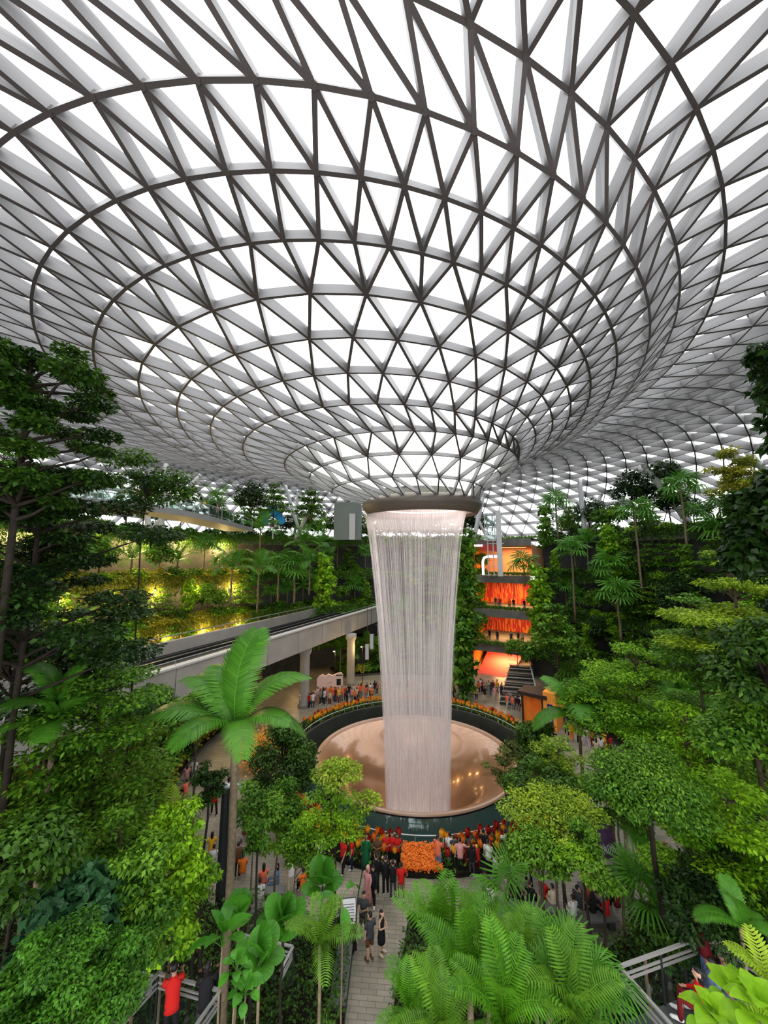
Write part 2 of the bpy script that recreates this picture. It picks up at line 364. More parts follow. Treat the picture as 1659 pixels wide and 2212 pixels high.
mb = MB(); mb.lathe([(8.05,-.02),(8.15,.14),(8.3,.2),(8.42,.17),(8.46,.05)], (0,0), 96, sy=sy); mb.build('lip', M['lip'], pool, True)
mb = MB(); mb.lathe([(8.46,.05),(8.46,0),(8.44,-.06)], (0,0), 96, sy=sy); mb.build('lip_edge', M['black_metal'], pool, True)
mb = MB(); mb.lathe([(8.43,-.06),(8.95,-1.0),(9.5,-2.0)], (0,0), 96, sy=sy); mb.build('glass_wall', M['teal'], pool, True)
mb = MB(); mb.lathe([(8.0,-1.9),(10.5,-1.9)], (PC[0],PC[1]), 96); mo = struct(mb, 'floor_moat_water', M['moat'])
mb = MB(); mb.lathe([(10.36,-2.0),(10.4,.22),(10.42,.3),(10.62,.3),(10.62,-.3)], (PC[0],PC[1]), 96); struct(mb, 'wall_moat_rim', M['rim_dark'], True)
# thin white rail around the moat
rail = root('moat_rail', (PC[0], PC[1], 0.3), 'thin white rail on short posts around the moat', 'rail')
mb = MB(); mb.lathe([(10.5+.03*math.cos(t), .42+.03*math.sin(t)) for t in np.linspace(0, 2*PI, 7)], (0,0), 120); mb.build('top_rail', M['white_metal'], rail, True)
for k in range(40):
    mb = MB(); a = 2*PI*k/40; mb.tube([(10.5*math.cos(a),10.5*math.sin(a),0),(10.5*math.cos(a),10.5*math.sin(a),.4)], .015, 6); mb.build('post', M['white_metal'], rail)
# ------------------------------------------------------------------ plaza floor, terraces, canyon of shops, track bridge
def paving():
    m, nt, b, out = nodes('stone_paving'); L = nt.links.new
    tc = nt.nodes.new('ShaderNodeTexCoord')
    br = nt.nodes.new('ShaderNodeTexBrick'); br.inputs['Scale'].default_value = 1.0
    br.inputs['Brick Width'].default_value = .62; br.inputs['Row Height'].default_value = .2; br.inputs['Mortar Size'].default_value = .012
    br.inputs['Color1'].default_value = (.33,.285,.225,1); br.inputs['Color2'].default_value = (.245,.215,.17,1); br.inputs['Mortar'].default_value = (.14,.125,.10,1)
    L(tc.outputs['Object'], br.inputs['Vector'])
    n = nt.nodes.new('ShaderNodeTexNoise'); n.inputs['Scale'].default_value = .8; n.inputs['Detail'].default_value = 6; L(tc.outputs['Object'], n.inputs['Vector'])
    mx = nt.nodes.new('ShaderNodeMix'); mx.data_type = 'RGBA'; mx.blend_type = 'MULTIPLY'; mx.inputs['Factor'].default_value = .8
    cr = nt.nodes.new('ShaderNodeValToRGB'); cr.color_ramp.elements[0].position = .35; cr.color_ramp.elements[0].color = (.5,.56,.46,1); cr.color_ramp.elements[1].position = .7
    L(n.outputs['Fac'], cr.inputs['Fac']); L(br.outputs['Color'], mx.inputs['A']); L(cr.outputs['Color'], mx.inputs['B'])
    L(mx.outputs['Result'], b.inputs['Base Color']); b.inputs['Roughness'].default_value = .38
    return m
M['paving'] = paving()
mb = MB(); mb.lathe([(10.6,0),(20,0),(34,0),(60,0)], AX, 96); struct(mb, 'floor', M['paving'])
TZ = [0.0, 4.0, 9.0, 14.2, 20.0]; TR = [27.5, 29.3, 31.4, 34.0]
def sector(name, prof, a0, a1, m, label=None):
    mb = MB(); mb.lathe(prof, AX, max(6, int(abs(a1-a0)/2.5)), 0, a0, a1); return struct(mb, name, m, False, label)
# each terrace: a dark back wall, the slab above with its planter, the soil in the planter
SECT = {0: [(-60, 53), (70.5, 92), (92, 245)], 1: [(-60, 53), (70.5, 90), (103, 245)], 2: [(-60, 53), (70.5, 245)], 3: [(-60, 53), (70.5, 245)]}
k = 0
for i in range(4):
    z0, z1, r = TZ[i], TZ[i+1], TR[i]
    for a0, a1 in SECT[i]:
        warm = (a0 >= 90)
        for b0, b1, wm in ([(a0, 138, 'concrete'), (138, 205, 'lamplit_wall'), (205, a1, 'concrete')] if warm and a0 < 138 else [(a0, a1, 'concrete')]):
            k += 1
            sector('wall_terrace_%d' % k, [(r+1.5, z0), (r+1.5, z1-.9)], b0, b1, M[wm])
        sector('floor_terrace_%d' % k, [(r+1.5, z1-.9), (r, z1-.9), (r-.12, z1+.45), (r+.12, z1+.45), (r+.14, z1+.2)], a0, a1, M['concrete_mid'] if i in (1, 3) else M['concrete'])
        sector('trim_soil_%d' % k, [(r+.14, z1+.22), (TR[i+1]+1.6 if i < 3 else 56, z1+.05 if i == 3 else z1+.22)], a0, a1, M['soil'])
# recess where the track enters the terraces
mb = MB(); p = pol(36, 97)
mb.lathe([(36.5, -.1), (36.5, 9.2)], AX, 10, 0, 80, 113); mb.lathe([(36.5, 9.0), (30, 9.0)], AX, 10, 0, 80, 113); mb.lathe([(36.5, 8.2), (29.2, 8.2), (29.2, 9.5), (30.2, 9.5)], AX, 8, 0, 89, 104)
struct(mb, 'wall_tunnel', M['concrete'])
# canyon of lit shops between the terraces
M['orange'] = mat('orange_shop_wall', (0.80, 0.22, 0.045), 0.5, .3, noise=.35, nscale=1.5)
M['gold'] = mat('golden_flower_wall', (0.85, 0.36, 0.03), 0.6, .3, c2=(0.35, .12, .01), nscale=6)
M['redcarpet'] = mat('red_pink_carpet', (0.72, 0.11, 0.09), .7, .2, noise=.2, nscale=2)
def banner(name, cols, sc):
    m, nt, b, out = nodes(name); L = nt.links.new
    tc = nt.nodes.new('ShaderNodeTexCoord'); mp = nt.nodes.new('ShaderNodeMapping'); mp.inputs['Scale'].default_value = sc; L(tc.outputs['Object'], mp.inputs['Vector'])
    n = nt.nodes.new('ShaderNodeTexNoise'); n.inputs['Scale'].default_value = 1; n.inputs['Detail'].default_value = 3; L(mp.outputs[0], n.inputs['Vector'])
    cr = nt.nodes.new('ShaderNodeValToRGB'); cr.color_ramp.interpolation = 'CONSTANT'; e = cr.color_ramp.elements
    e[0].position = 0; e[0].color = (*cols[0], 1); e[1].position = .62; e[1].color = (*cols[-1], 1)
    for i, c in enumerate(cols[1:-1]): x = e.new(.36+.07*i); x.color = (*c, 1)
    L(n.outputs['Fac'], cr.inputs['Fac']); L(cr.outputs['Color'], b.inputs['Base Color']); b.inputs['Roughness'].default_value = .6; return m
M['banners'] = banner('red_and_gold_hangings', ((.25,.01,.01),(.75,.10,.05),(.85,.30,.03),(.55,.03,.03),(.9,.45,.06)), (1.6,1.6,.22))
M['peach'] = mat('peach_shop_wall', (0.85, 0.42, 0.22), 0.5, .3, noise=.1)
M['glow'] = mat('lit_shopfront', (1, .5, .2), .5, emit=(1.0, 0.42, 0.12), estr=.8)
# each canyon floor: slab with planted edge, side walls, back wall, a warm lamp panel under the slab
C0, C1 = 53, 70.5
def lamp(name, loc, size, power, colr, parent=None, rot=(0,0,0), kind='AREA', sy=None):
    l = bpy.data.lights.new(name, kind); l.energy = power; l.color = colr
    if kind == 'AREA':
        l.size = size
        if sy: l.shape = 'RECTANGLE'; l.size_y = sy
    else: l.shadow_soft_size = size
    o = bpy.data.objects.new(name, l); COL.objects.link(o); o.location = tuple(float(x) for x in loc); o.rotation_euler = rot
    if parent: o.parent = parent
    return o
for i in range(4):
    z0, z1 = TZ[i], TZ[i+1]; r = TR[0]+i*.9
    sector('floor_shop_%d' % (i+1), [(43, z1), (r, z1), (r, z1-1.15), (43, z1-1.15)], C0, C1, M['concrete_mid'])
    sector('wall_shop_back_%d' % (i+1), [(r+[15,11,9,8][i], z0), (r+[15,11,9,8][i], z1-1.15)], C0, C1, [M['banners'], M['banners'], M['banners'], M['peach']][i])
    for a, m in ((C1, M['gold']), (C0, M['concrete'] if i < 3 else M['peach'])):
        mb = MB(); p, q = pol(r+.3, a), pol(43, a)
        mb.add([(p[0],p[1],z0),(q[0],q[1],z0),(q[0],q[1],z1-1.15),(p[0],p[1],z1-1.15)], [(0,1,2,3)])
        struct(mb, 'wall_shop_side_%d' % (i+1), m)
    p = pol(r+4.5, 61, z1-1.25)
    pan = root('ceiling_lamp', p, 'warm lamp panel under the shop slab on level %s' % ['one','two','three','four'][i], 'lamp', rz=R_(61+90))
    mb = MB(); mb.box((0,0,.02), (5,1.2,.06)); mb.build('housing', M['black_metal'], pan)
    mb = MB(); mb.box((0,0,-.02), (4.7,1.0,.03)); mb.build('diffuser', M['glow'], pan)
    lamp('lamp_light', (0,0,-.1), 5, [420,260,260,260][i], (1.0,.50,.20), pan, sy=2.5)
# red carpet on the rising ramp of the ground floor
mb = MB(); a0, a1 = 59.5, 69
mb.lathe([(25.5,.02),(30,.05),(42,2.2)], AX, 6, 0, a0, a1); o = mb.build('carpet', M['redcarpet']); tag(o, 'red pink carpet running from the plaza into the lit shop corridor', 'carpet')
# things on the upper shop level: white arch and red canopy
p = at(1058, 1240, 59.5); p[2] = 14.2
g = root('arch_sign', p, 'glowing white arch in front of the top shop level', 'sign', rz=R_(-13))
arc = [(-1.0,0,0),(-1.0,0,2.2),(-.8,0,2.75),(-.3,0,2.95),(1.2,0,2.95)]
mb = MB(); mb.tube(arc, .19, 8); mb.build('arch', mat('white_light_tube', (1,1,1), .4, emit=(1,.93,1.0), estr=.6), g, True)
mb = MB(); mb.box((0,0,.05), (2.4,.6,.1)); mb.build('foot', M['white_metal'], g)
p = at(1045, 1187, 57)
g = root('canopy', p, 'red canopy with a white light strip over the top shop level', 'canopy', rz=R_(-13))
mb = MB(); mb.add([(-2.2,0,.9),(2.6,0,.6),(2.6,2.6,.6),(-2.2,2.6,.9),(-2.2,0,.2),(2.6,0,-.4),(2.6,2.6,-.4),(-2.2,2.6,.2)], [(0,1,2,3),(7,6,5,4),(0,4,5,1),(1,5,6,2),(2,6,7,3),(3,7,4,0)])
mb.build('hood', mat('red_canopy', (.45,.035,.02), .5), g)
mb = MB(); mb.box((-.9,-.08,.62), (1.5,.1,.3)); mb.build('light_strip', mat('white_strip', (1,1,1), .4, emit=(1,.95,.9), estr=.5), g)
# lift tower
base = at(1081, 1240, 56.6); base[2] = 14.2; D = 56.6
lt = root('lift_tower', base, 'slim steel and glass lift tower in front of the top shop level', 'lift tower', rz=R_(-10))
zt = at(1076, 1103, D)[2]-base[2]
mb = MB(); mb.box((0,0,zt/2), (.75,.75,zt)); mb.build('mast', M['strut'], lt)
for x in (-1.7, -.9): mb = MB(); mb.tube([(x,-.2,0),(x,-.2,zt-.3)], .09, 8); mb.build('guide_post', M['strut'], lt)
for z in np.arange(1.5, zt, 1.7): mb = MB(); mb.box((-.6,-.1,z), (2.6,.12,.1)); mb.build('cross_bar', M['strut'], lt)
mb = MB(); mb.box((-1.3,.3,zt-2.6), (1.5,1.5,4.0)); mb.build('glass_shaft', M['rail_glass'], lt)
mb = MB()
for dx in (-.75,.75):
    for dy in (-.75,.75): mb.box((-1.3+dx,.3+dy,zt-2.6), (.09,.09,4.0))
for z in (zt-4.6, zt-2.6, zt-.6): mb.box((-1.3,.3,z), (1.62,1.62,.09))
mb.build('shaft_frame', M['strut'], lt)
# pale block and grey wall behind the roof funnel on the garden level
mb = MB(); c = at(752, 1125, 64); mb.box((c[0], c[1], 23.2), (4.6,3,6.4), R_(5)); struct(mb, 'wall_service_block', mat('pale_green_grey', (.17,.20,.185), .7))
mb = MB(); c = at(765, 1125, 63.0); mb.box((c[0]-.2, c[1]-.7, 22.2), (1.0,.3,4.4), R_(5)); struct(mb, 'door_1', M['white_metal'])
# ------------------------------------------------------------------ the elevated track
n0, n1 = on_z(70, 1640, 6.6), on_z(810, 1345, 6.6)
dr = (n1-n0)[:2]; Ltr = float(np.linalg.norm(dr)); dr /= Ltr; pr = np.array([-dr[1], dr[0]])     # pr: away from the camera side
n0 = n0-np.append(dr*9, 0); Ltr += 9+4.5
tk = root('elevated_track', n0, 'pale concrete train track bridge crossing behind the waterfall', 'track bridge', rz=math.atan2(dr[1], dr[0]))
Wd = float(((on_z(500, 1352, 9.2)-n0)[:2])@pr)
mb = MB(); mb.add([(0,0,0),(Ltr,0,0),(Ltr,-.05,2.35),(0,-.05,2.35),(0,.45,0.1),(Ltr,.45,.1),(Ltr,.35,2.35),(0,.35,2.35)], [(0,1,2,3),(3,2,6,7),(7,6,5,4),(0,4,5,1),(0,3,7,4),(1,5,6,2)])
mb.build('girder', M['concrete_pale'], tk)
mb = MB(); mb.box((Ltr/2, .15, 2.42), (Ltr, .62, .14)); mb.build('coping', mat('light_coping', (.5,.5,.48), .6), tk)
mb = MB(); mb.add([(0,Wd-.4,.1),(Ltr,Wd-.4,.1),(Ltr,Wd-.4,2.5),(0,Wd-.4,2.5),(0,Wd,.1),(Ltr,Wd,.1),(Ltr,Wd,2.5),(0,Wd,2.5)], [(0,3,2,1),(3,7,6,2),(7,4,5,6),(0,1,5,4)])
mb.build('girder', M['concrete_pale'], tk)
mb = MB(); mb.box((Ltr/2, Wd/2, 1.15), (Ltr, Wd-.5, .5)); mb.build('deck', mat('dark_track_deck', (.022,.024,.026), .6, noise=.4, nscale=1.5), tk)
for y in (.25, .36, .64, .75):
    mb = MB(); mb.box((Ltr/2, Wd*y, 1.55), (Ltr, .12, .28)); mb.build('running_rail', M['black_metal'], tk)
for y in (.305, .695):
    mb = MB(); mb.box((Ltr/2, Wd*y, 1.5), (Ltr, .9, .06)); mb.build('track_plinth', M['concrete_mid'], tk)
mb = MB(); mb.tube([(0,Wd-.15,2.95),(Ltr,Wd-.15,2.95)], .05, 6)
for x in np.arange(1, Ltr, 2.0): mb.tube([(x,Wd-.15,2.4),(x,Wd-.15,2.95)], .03, 5)
mb.build('handrail', M['rail_steel'], tk)
mb = MB(); mb.tube([(0,.1,2.85),(Ltr,.1,2.85)], .03, 6)
for x in np.arange(1, Ltr, 2.0): mb.tube([(x,.1,2.4),(x,.1,2.85)], .02, 5)
mb.build('handrail', M['rail_steel'], tk)
for x in np.arange(2, Ltr, 5.0): mb = MB(); mb.box((x, -.052, 1.2), (.03, .02, 2.3)); mb.build('joint', M['concrete_mid'], tk)
for px, py, lab in ((656, 1527, 'pale concrete pier holding up the track bridge beside the crowd'), (757, 1478, 'far concrete pier under the track bridge close to the waterfall')):
    b = on_z(px, py, 0.0)
    pi_ = root('bridge_pier', b, lab, 'pier')
    mb = MB(); mb.lathe([(.54,0),(.54,5.6),(.75,6.1),(.75,6.58),(0,6.58)], n=28); mb.build('shaft', M['concrete_pale'], pi_, True)
    mb = MB(); mb.lathe([(.68,0),(.68,.25),(.54,.3)], n=28); mb.build('base', M['concrete_mid'], pi_, True)
# ------------------------------------------------------------------ the high curved walkway
ed = [on_z(x, y, 20.35) for x, y in ((150,1088),(240,1095),(300,1102),(370,1110),(440,1122),(500,1137),(545,1148))]
tt = np.linspace(0, len(ed)-1, 40); E2 = np.stack([np.interp(tt, range(len(ed)), [e[i] for e in ed]) for i in range(3)], 1)
for _ in range(6): E2[1:-1] = (E2[:-2]+2*E2[1:-1]+E2[2:])/4
org = E2[20].copy(); tg = nrm(np.gradient(E2, axis=0)); sd = np.stack([-tg[:,1], tg[:,0], 0*tg[:,0]], 1)
hw = root('canopy_walkway', org, 'high curved white walkway with glass balustrades, above the golden lit terraces', 'walkway')
def strip(a, b, c, d): # four running lines -> closed strip
    n = len(a); V = np.concatenate([a, b, c, d])-org
    F = [(i+k*n, i+1+k*n, i+1+((k+1)%4)*n, i+((k+1)%4)*n) for k in range(4) for i in range(n-1)]
    return MB().add(V, F)
z = np.array([0,0,1.0])
strip(E2, E2+sd*3.2, E2+sd*3.2+z*.5, E2+z*.5).build('deck', mat('white_walkway', (.20,.205,.20), .55), hw)
for s, off_ in ((0, .06), (1, 3.1)):
    e = E2+sd*off_
    strip(e+z*.5, e+sd*.02+z*.5, e+sd*.02+z*1.5, e+z*1.5).build('balustrade', M['rail_glass'], hw)
    mb = MB(); mb.tube(e+z*1.55-org, .045, 6); mb.build('handrail', M['rail_steel'], hw)
    for i in range(0, 40, 3): mb = MB(); mb.tube([e[i]+z*.5-org, e[i]+z*1.55-org], .03, 5); mb.build('post', M['rail_steel'], hw)
# ------------------------------------------------------------------ inclined roof columns on the garden level
ST = [((1447,962),(1486,1122),47,.42,'stout steel strut, taller of the crossed pair by the yellow-leaved tree'),((1376,985),(1482,1122),47,.40,'stout steel strut slanting into the foot of the crossed pair by the yellow-leaved tree'),
      ((1250,1018),(1262,1140),56,.36,'upright steel strut between two slanting ones above the shops side terraces'),((1311,1035),(1270,1142),58,.32,'slim steel strut slanting towards the waterfall above the fan palms'),
      ((1182,1035),(1232,1118),60,.32,'thin steel strut slanting away from the lift tower'),((1552,907),(1606,965),40,.42,'stout steel strut behind the dark large-leaved tree'),
      ((614,1040),(632,1100),64,.30,'thin steel strut rising between the far garden trees'),((692,1058),(655,1130),62,.32,'pale steel strut slanting beside the pale service block'),
      ((644,1062),(641,1100),66,.3,'short thin strut beside the slanting one in the far garden'),((1043,1072),(1028,1145),58,.36,'steel strut just behind the waterfall near the lift tower'),
      ((1022,1100),(1046,1150),60,.22,'thin short strut crossing behind the lift tower side strut'),
      ((360,985),(350,1112),44,.36,'upright steel strut behind the people on the high walkway'),((432,1028),(338,1135),44,.36,'slanting pale strut crossing the high walkway'),((300,1005),(320,1130),43,.36,'steel strut half hidden by the tall spreading tree')]
for (a, b, D, r, lab) in ST:
    p, q = at(*a, D), at(*b, D)
    q = p+(q-p)*max(1.0, (p[2]-20.1)/max(.1, p[2]-q[2]))
    s = root('steel_strut', q, lab, 'strut')
    d = p-q; mb = MB(); mb.tube([d*0, d*.06, d*.5, d*.94, d], [r*.55, r*.9, r, r*.9, r*.5], 12); mb.build('tube', M['strut'], s, True)
    mb = MB(); mb.tube([d*.99, d*1.02], r*.7, 10); mb.build('cap', M['strut'], s, True)
    mb = MB(); mb.lathe([(0,.12),(r*1.2,.12),(r*1.3,0)], n=16); mb.build('foot', M['concrete_mid'], s)
# ------------------------------------------------------------------ planting beds on the camera side, curbs and the low wall by the path
def bed(name, poly, z, m=None, h=None):
    mb = MB(); n = len(poly); b = [(p[0], p[1], 0.0) for p in poly]; t = [(p[0], p[1], z) for p in poly]
    mb.add(b+t, [tuple(range(n, 2*n))]); 
    mb.add(b+t, [(i, (i+1)%n, n+(i+1)%n, n+i) for i in range(n)], 1)
    return struct(mb, name, [M['soil'], m or M['concrete']])
pathL = [on_z(770, 1995, 0), on_z(745, 2212, 0)]; pathR = [on_z(885, 1985, 0), on_z(848, 2212, 0)]
dl = nrm(pathL[1]-pathL[0]); dq = nrm(pathR[1]-pathR[0])
arc = lambda r, a, b, n=14: [pol(r, x) for x in np.linspace(a, b, n)]
pix = lambda L: [on_z(x, y, 0) for x, y in L]
bedL = [pathL[0]] + pix([(700,2005),(600,2025),(520,2020),(450,1965),(400,1860),(372,1770),(345,1690),(300,1655)]) + [pol(26.5,195), pol(29,215), pol(33,230), pol(36,250)] + [pathL[0]+dl*16]
bedR = [pathR[0]] + pix([(960,2015),(1060,2050),(1180,2090),(1290,2085),(1370,2030),(1430,1940),(1480,1850),(1540,1770)]) + [pol(26,-20), pol(30,-45), pol(36,-75)] + [pathR[0]+dq*16]
bed('floor_bed_one', bedL, .35); bed('floor_bed_two', bedR, .35)
bed('floor_bed_three', arc(18.6, 205, 160, 10)+[pol(27.6, 160), pol(27.6, 205)], .3)
bed('floor_bed_four', arc(18.2, -18, 38, 10)+[pol(27.4, 38), pol(27.4, -18)], .3)
bed('floor_bed_five', arc(22.5, 78, 118, 8)+[pol(27.4, 118), pol(27.4, 78)], .3)
# info plinth and low wall along the path
pl = root('information_plinth', on_z(752, 2030, 0), 'black plinth with a pale sloping panel beside the path', 'plinth', rz=YAW+.12)
mb = MB(); mb.add([(-.36,-.5,0),(.36,-.5,0),(.36,.5,0),(-.36,.5,0),(-.36,-.5,.95),(.36,-.5,.95),(.36,.5,1.25),(-.36,.5,1.25)], [(4,5,6,7),(0,1,5,4),(1,2,6,5),(2,3,7,6),(3,0,4,7)]); mb.build('cabinet', M['dark'], pl)
mb = MB(); mb.add([(-.33,-.45,.975),(.33,-.45,.975),(.33,.45,1.245),(-.33,.45,1.245)], [(0,1,2,3)]); mb.build('panel', mat('pale_panel', (.55,.55,.56), .4), pl)
mb = MB()
for i in range(7): mb.add([(-.26,-.38+i*.1,1.0+i*.03),(.26,-.38+i*.1,1.0+i*.03),(.26,-.355+i*.1,1.008+i*.03),(-.26,-.355+i*.1,1.008+i*.03)], [(0,1,2,3)])
mb.build('printed_line', M['concrete'], pl)
lw = root('low_wall', pathL[0]*.5+pathL[1]*.5, 'low dark stone curb wall between the planting and the path', 'curb wall')
v = pathL[1]-pathL[0]; mb = MB(); mb.bar(-v*.5+[-.3,0,.25], v*.5+[-.3,0,.25], .55, .55); mb.build('wall_body', mat('dark_wet_stone', (.05,.056,.052), .35, .5, noise=.3), lw)
mb = MB(); mb.bar(-v*.5+[-.3,0,.54], v*.5+[-.3,0,.54], .62, .05); mb.build('coping', mat('green_grey_stone', (.11,.125,.11), .4, .4, noise=.3), lw)
# ------------------------------------------------------------------ decks with steel rails, low in the planting
def deck(name, corners, z, label, gl, floor=True):
    P = [np.array(c) for c in corners]; o = P[1].copy(); o[2] = z
    g = root(name, o, label, 'deck')
    mb = MB(); pts = [p-o+np.array([0,0,z-p[2]]) for p in P]
    n = len(pts); c = np.mean(pts, 0)
    if floor:
        b = [p-np.array([0,0,.3]) for p in pts]
        mb.add(pts+b, [tuple(range(n)), tuple(range(n, 2*n))[::-1]]+[(i,(i+1)%n,n+(i+1)%n,n+i) for i in range(n)]); mb.build('slab', M['concrete'], g)
    for i in range(n-2 if floor else n-1):
        p, q = P[i]-o, P[i+1]-o; L = np.linalg.norm(q-p); up = np.array([0,0,1.0])
        for h, w, nm_ in ((0,.07,'top_rail'),(-.2,.03,'mid_rail'),(-.32,.03,'mid_rail')):
            mb = MB(); mb.bar(p+up*h, q+up*h, w, .05); mb.build(nm_, M['rail_steel'], g)
        for k in range(int(L/1.3)+1):
            t = min(1, k*1.3/L); s = p+(q-p)*t; mb = MB(); mb.bar(s-up*.02, s*[1,1,0]+up*(z-o[2]), .05, .05, up=(1,0,0)); mb.build('post', M['black_metal'], g)
        mb = MB(); mb.add([p-up*.4, q-up*.4, q*[1,1,0]+up*.06, p*[1,1,0]+up*.06], [(0,1,2,3)]); mb.build('glass_panel', gl, g)
    return g
zt = 6.6; zl = 5.5
deck('viewing_deck', [on_z(236,2216,zl), on_z(342,2103,zl), on_z(476,2140,zl), on_z(418,2222,zl), on_z(330,2290,zl)], zl-1.15, 'small steel railed deck where a person in red leans on the rail', M['rail_glass'])
deck('viewing_deck', [on_z(1452,2216,zt), on_z(1338,2088,zt), on_z(1545,2014,zt), on_z(1660,2090,zt), on_z(1600,2330,zt)], zt-1.15, 'large steel railed deck where a family group sits', M['rail_glass'])
deck('railing_corner', [on_z(520,2018,3.4), on_z(633,2045,3.4), on_z(606,2098,3.4)], 2.3, 'short corner of steel railing among the broad leaves beside the curb wall', M['rail_glass'], False)
deck('railing_corner', [on_z(262,2084,4.6), on_z(332,2112,4.6), on_z(300,2135,4.6)], 3.5, 'short low railing half hidden behind the smaller railed deck', M['rail_glass'], False)
deck('railing_corner', [on_z(1372,1975,3.0), on_z(1413,2008,3.0)], 1.9, 'short slanting handrail under the fan palms beside the benches', M['rail_glass'], False)
# ------------------------------------------------------------------ dark stone steps on the shop side of the plaza
s0 = on_z(1080, 1522, 0); s1 = on_z(1165, 1530, 0); v = s1-s0; L = np.linalg.norm(v); back = np.array([-v[1], v[0], 0])/L
back *= np.sign(back[1])
stp = root('stone_steps', (s0+s1)/2, 'wide dark stone steps with pale nosings rising beside the shops', 'steps', rz=math.atan2(v[1], v[0]))
for i in range(12):
    mb = MB(); w = L*(1-.035*i); mb.box((.02*L*i, .45+.75*i, .17*(i+1)), (w, .9, .34)); stt = mb.build('step', mat('dark_step', (.03,.038,.036), .5) if i == 0 else bpy.data.materials['dark_step'], stp)
    mb = MB(); mb.box((.02*L*i, .02+.75*i, .34*(i+1)-.17+.18), (w, .07, .05)); mb.build('nosing', M['white_metal'], stt)
mb = MB(); mb.tube([(L/2,0,1.1),(L/2-.3,7,4.4)], .05, 6); mb.tube([(L/2,0,.7),(L/2-.3,7,4.0)], .04, 6); mb.tube([(L/2,0,0),(L/2,0,1.1)], .05, 6); mb.build('handrail', M['rail_steel'], stp)
# orange booth with blue sign, pale display stand, patterned board
b = on_z(1172, 1562, 0)
bt = root('orange_booth', b, 'orange festive booth with dark roof and a blue sign beside the stone steps', 'booth', rz=R_(-35))
mb = MB(); mb.box((0,0,1.4), (3.4,2.2,2.8)); mb.build('body', mat('orange_booth', (.85,.24,.03), .5, c2=(.75,.12,.01), nscale=1.4), bt)
mb = MB(); mb.box((-.5,-.1,2.95), (2.9,2.6,.35)); mb.build('roof', mat('dark_brown_roof', (.03,.02,.016), .6), bt)
mb = MB(); mb.box((1.15,-.1,1.75), (1.2,2.35,3.5)); mb.build('wing', mat('amber_wing', (.95,.34,.05), .5), bt)
mb = MB(); mb.box((1.2,-1.3,1.5), (.5,.06,1.9)); sg = mb.build('sign_board', mat('blue_sign', (.02,.025,.16), .4), bt)
mb = MB()
for i, zz in enumerate((2.2,1.95,1.7,1.45,1.2,.95)): mb.box((1.2,-1.335,zz), (.28-.05*(i%3),.01,.10))
mb.build('sign_text', M['white_metal'], sg)
for x in (-1.55, .45): mb = MB(); mb.box((x,-1.15,1.4), (.16,.2,2.8)); mb.build('pillar', bpy.data.materials['dark_brown_roof'], bt)
b = on_z(712, 1512, 0)
ds = root('display_stand', b, 'pale peach display wall with cut-out peaks and a dark screen beside the pier', 'display stand', rz=R_(12))
W_ = 3.1
top = [(-W_/2,2.45),(-W_/2+.25,2.75),(-.9,2.95),(-.6,2.7),(-.2,2.95),(.3,2.75),(.9,3.0),(1.35,3.05),(W_/2,2.8)]
mb = MB(); F_ = [(-W_/2,0),(W_/2,0)]+top[::-1]; n = len(F_)
mb.add([(x,0,z_) for x, z_ in F_]+[(x,.25,z_) for x, z_ in F_], [tuple(range(n)), tuple(range(n,2*n))[::-1]]+[(i,n+i,n+(i+1)%n,(i+1)%n) for i in range(n)])
mb.build('backdrop_panel', mat('peach_display', (.74,.52,.44), .5), ds)
mb = MB(); mb.add([(-W_/2+.1,-.02,.3),(W_/2-.5,-.02,.3),(W_/2-.5,-.02,1.3),(.4,-.02,1.55),(-.5,-.02,1.3),(-W_/2+.1,-.02,1.45)], [(0,1,2,3,4,5)]); mb.build('dune_print', mat('orange_dune', (.85,.32,.14), .5), ds)
mb = MB(); mb.box((1.05,-.03,2.0), (.5,.05,.7)); mb.build('screen', M['dark'], ds)
mb = MB(); mb.box((1.1,-.02,2.78), (.8,.04,.1)); mb.build('title_text', M['dark'], ds)
for k_ in range(4): mb = MB(); mb.box((-.25+k_*.15,-.02,1.85+.06*k_), (.08,.02,.06)); mb.build('logo_mark', M['dark'], ds)
mb = MB(); mb.box((0,-.3,.35), (W_,.5,.7)); mb.build('counter', mat('orange_counter', (.75,.3,.14), .5), ds)
b = on_z(1308, 1868, .0)
pb = root('patterned_board', b+[0,0,0], 'dark purple board with white zebra stripes among the trees', 'board', rz=R_(18))
mb = MB(); mb.add([(-.75,0,.35),(.7,-.1,.3),(.85,.35,1.75),(.2,.4,2.0),(-.35,.35,1.65),(-.75,.3,1.5)]+[(-.75,.08,.35),(.7,-.02,.3),(.85,.43,1.75),(.2,.48,2.0),(-.35,.43,1.65),(-.75,.38,1.5)], [(0,1,2,3,4,5),(11,10,9,8,7,6)]+[(i,6+i,6+(i+1)%6,(i+1)%6) for i in range(6)]); mb.build('panel', mat('dark_purple', (.03,.018,.05), .5, c2=(.09,.05,.11), nscale=1.2), pb)
mb = MB()
for i in range(9):
    x = -.1+i*.09; pts = [(x+.05*math.sin(j*1.9+i), -.05+.1*j+.02, .55+.16*j+.03*((i*7)%3)) for j in range(4)]
    for a_, b_ in zip(pts[:-1], pts[1:]): mb.bar(np.array(a_)-[0,.06,0], np.array(b_)-[0,.06,0], .035, .01, up=(0,-1,.25))
mb.build('stripe', M['white_metal'], pb)
for x in (-.5,.5): mb = MB(); mb.tube([(x,.3,0),(x,.2,1.2)], .03, 6); mb.build('leg', M['black_metal'], pb)
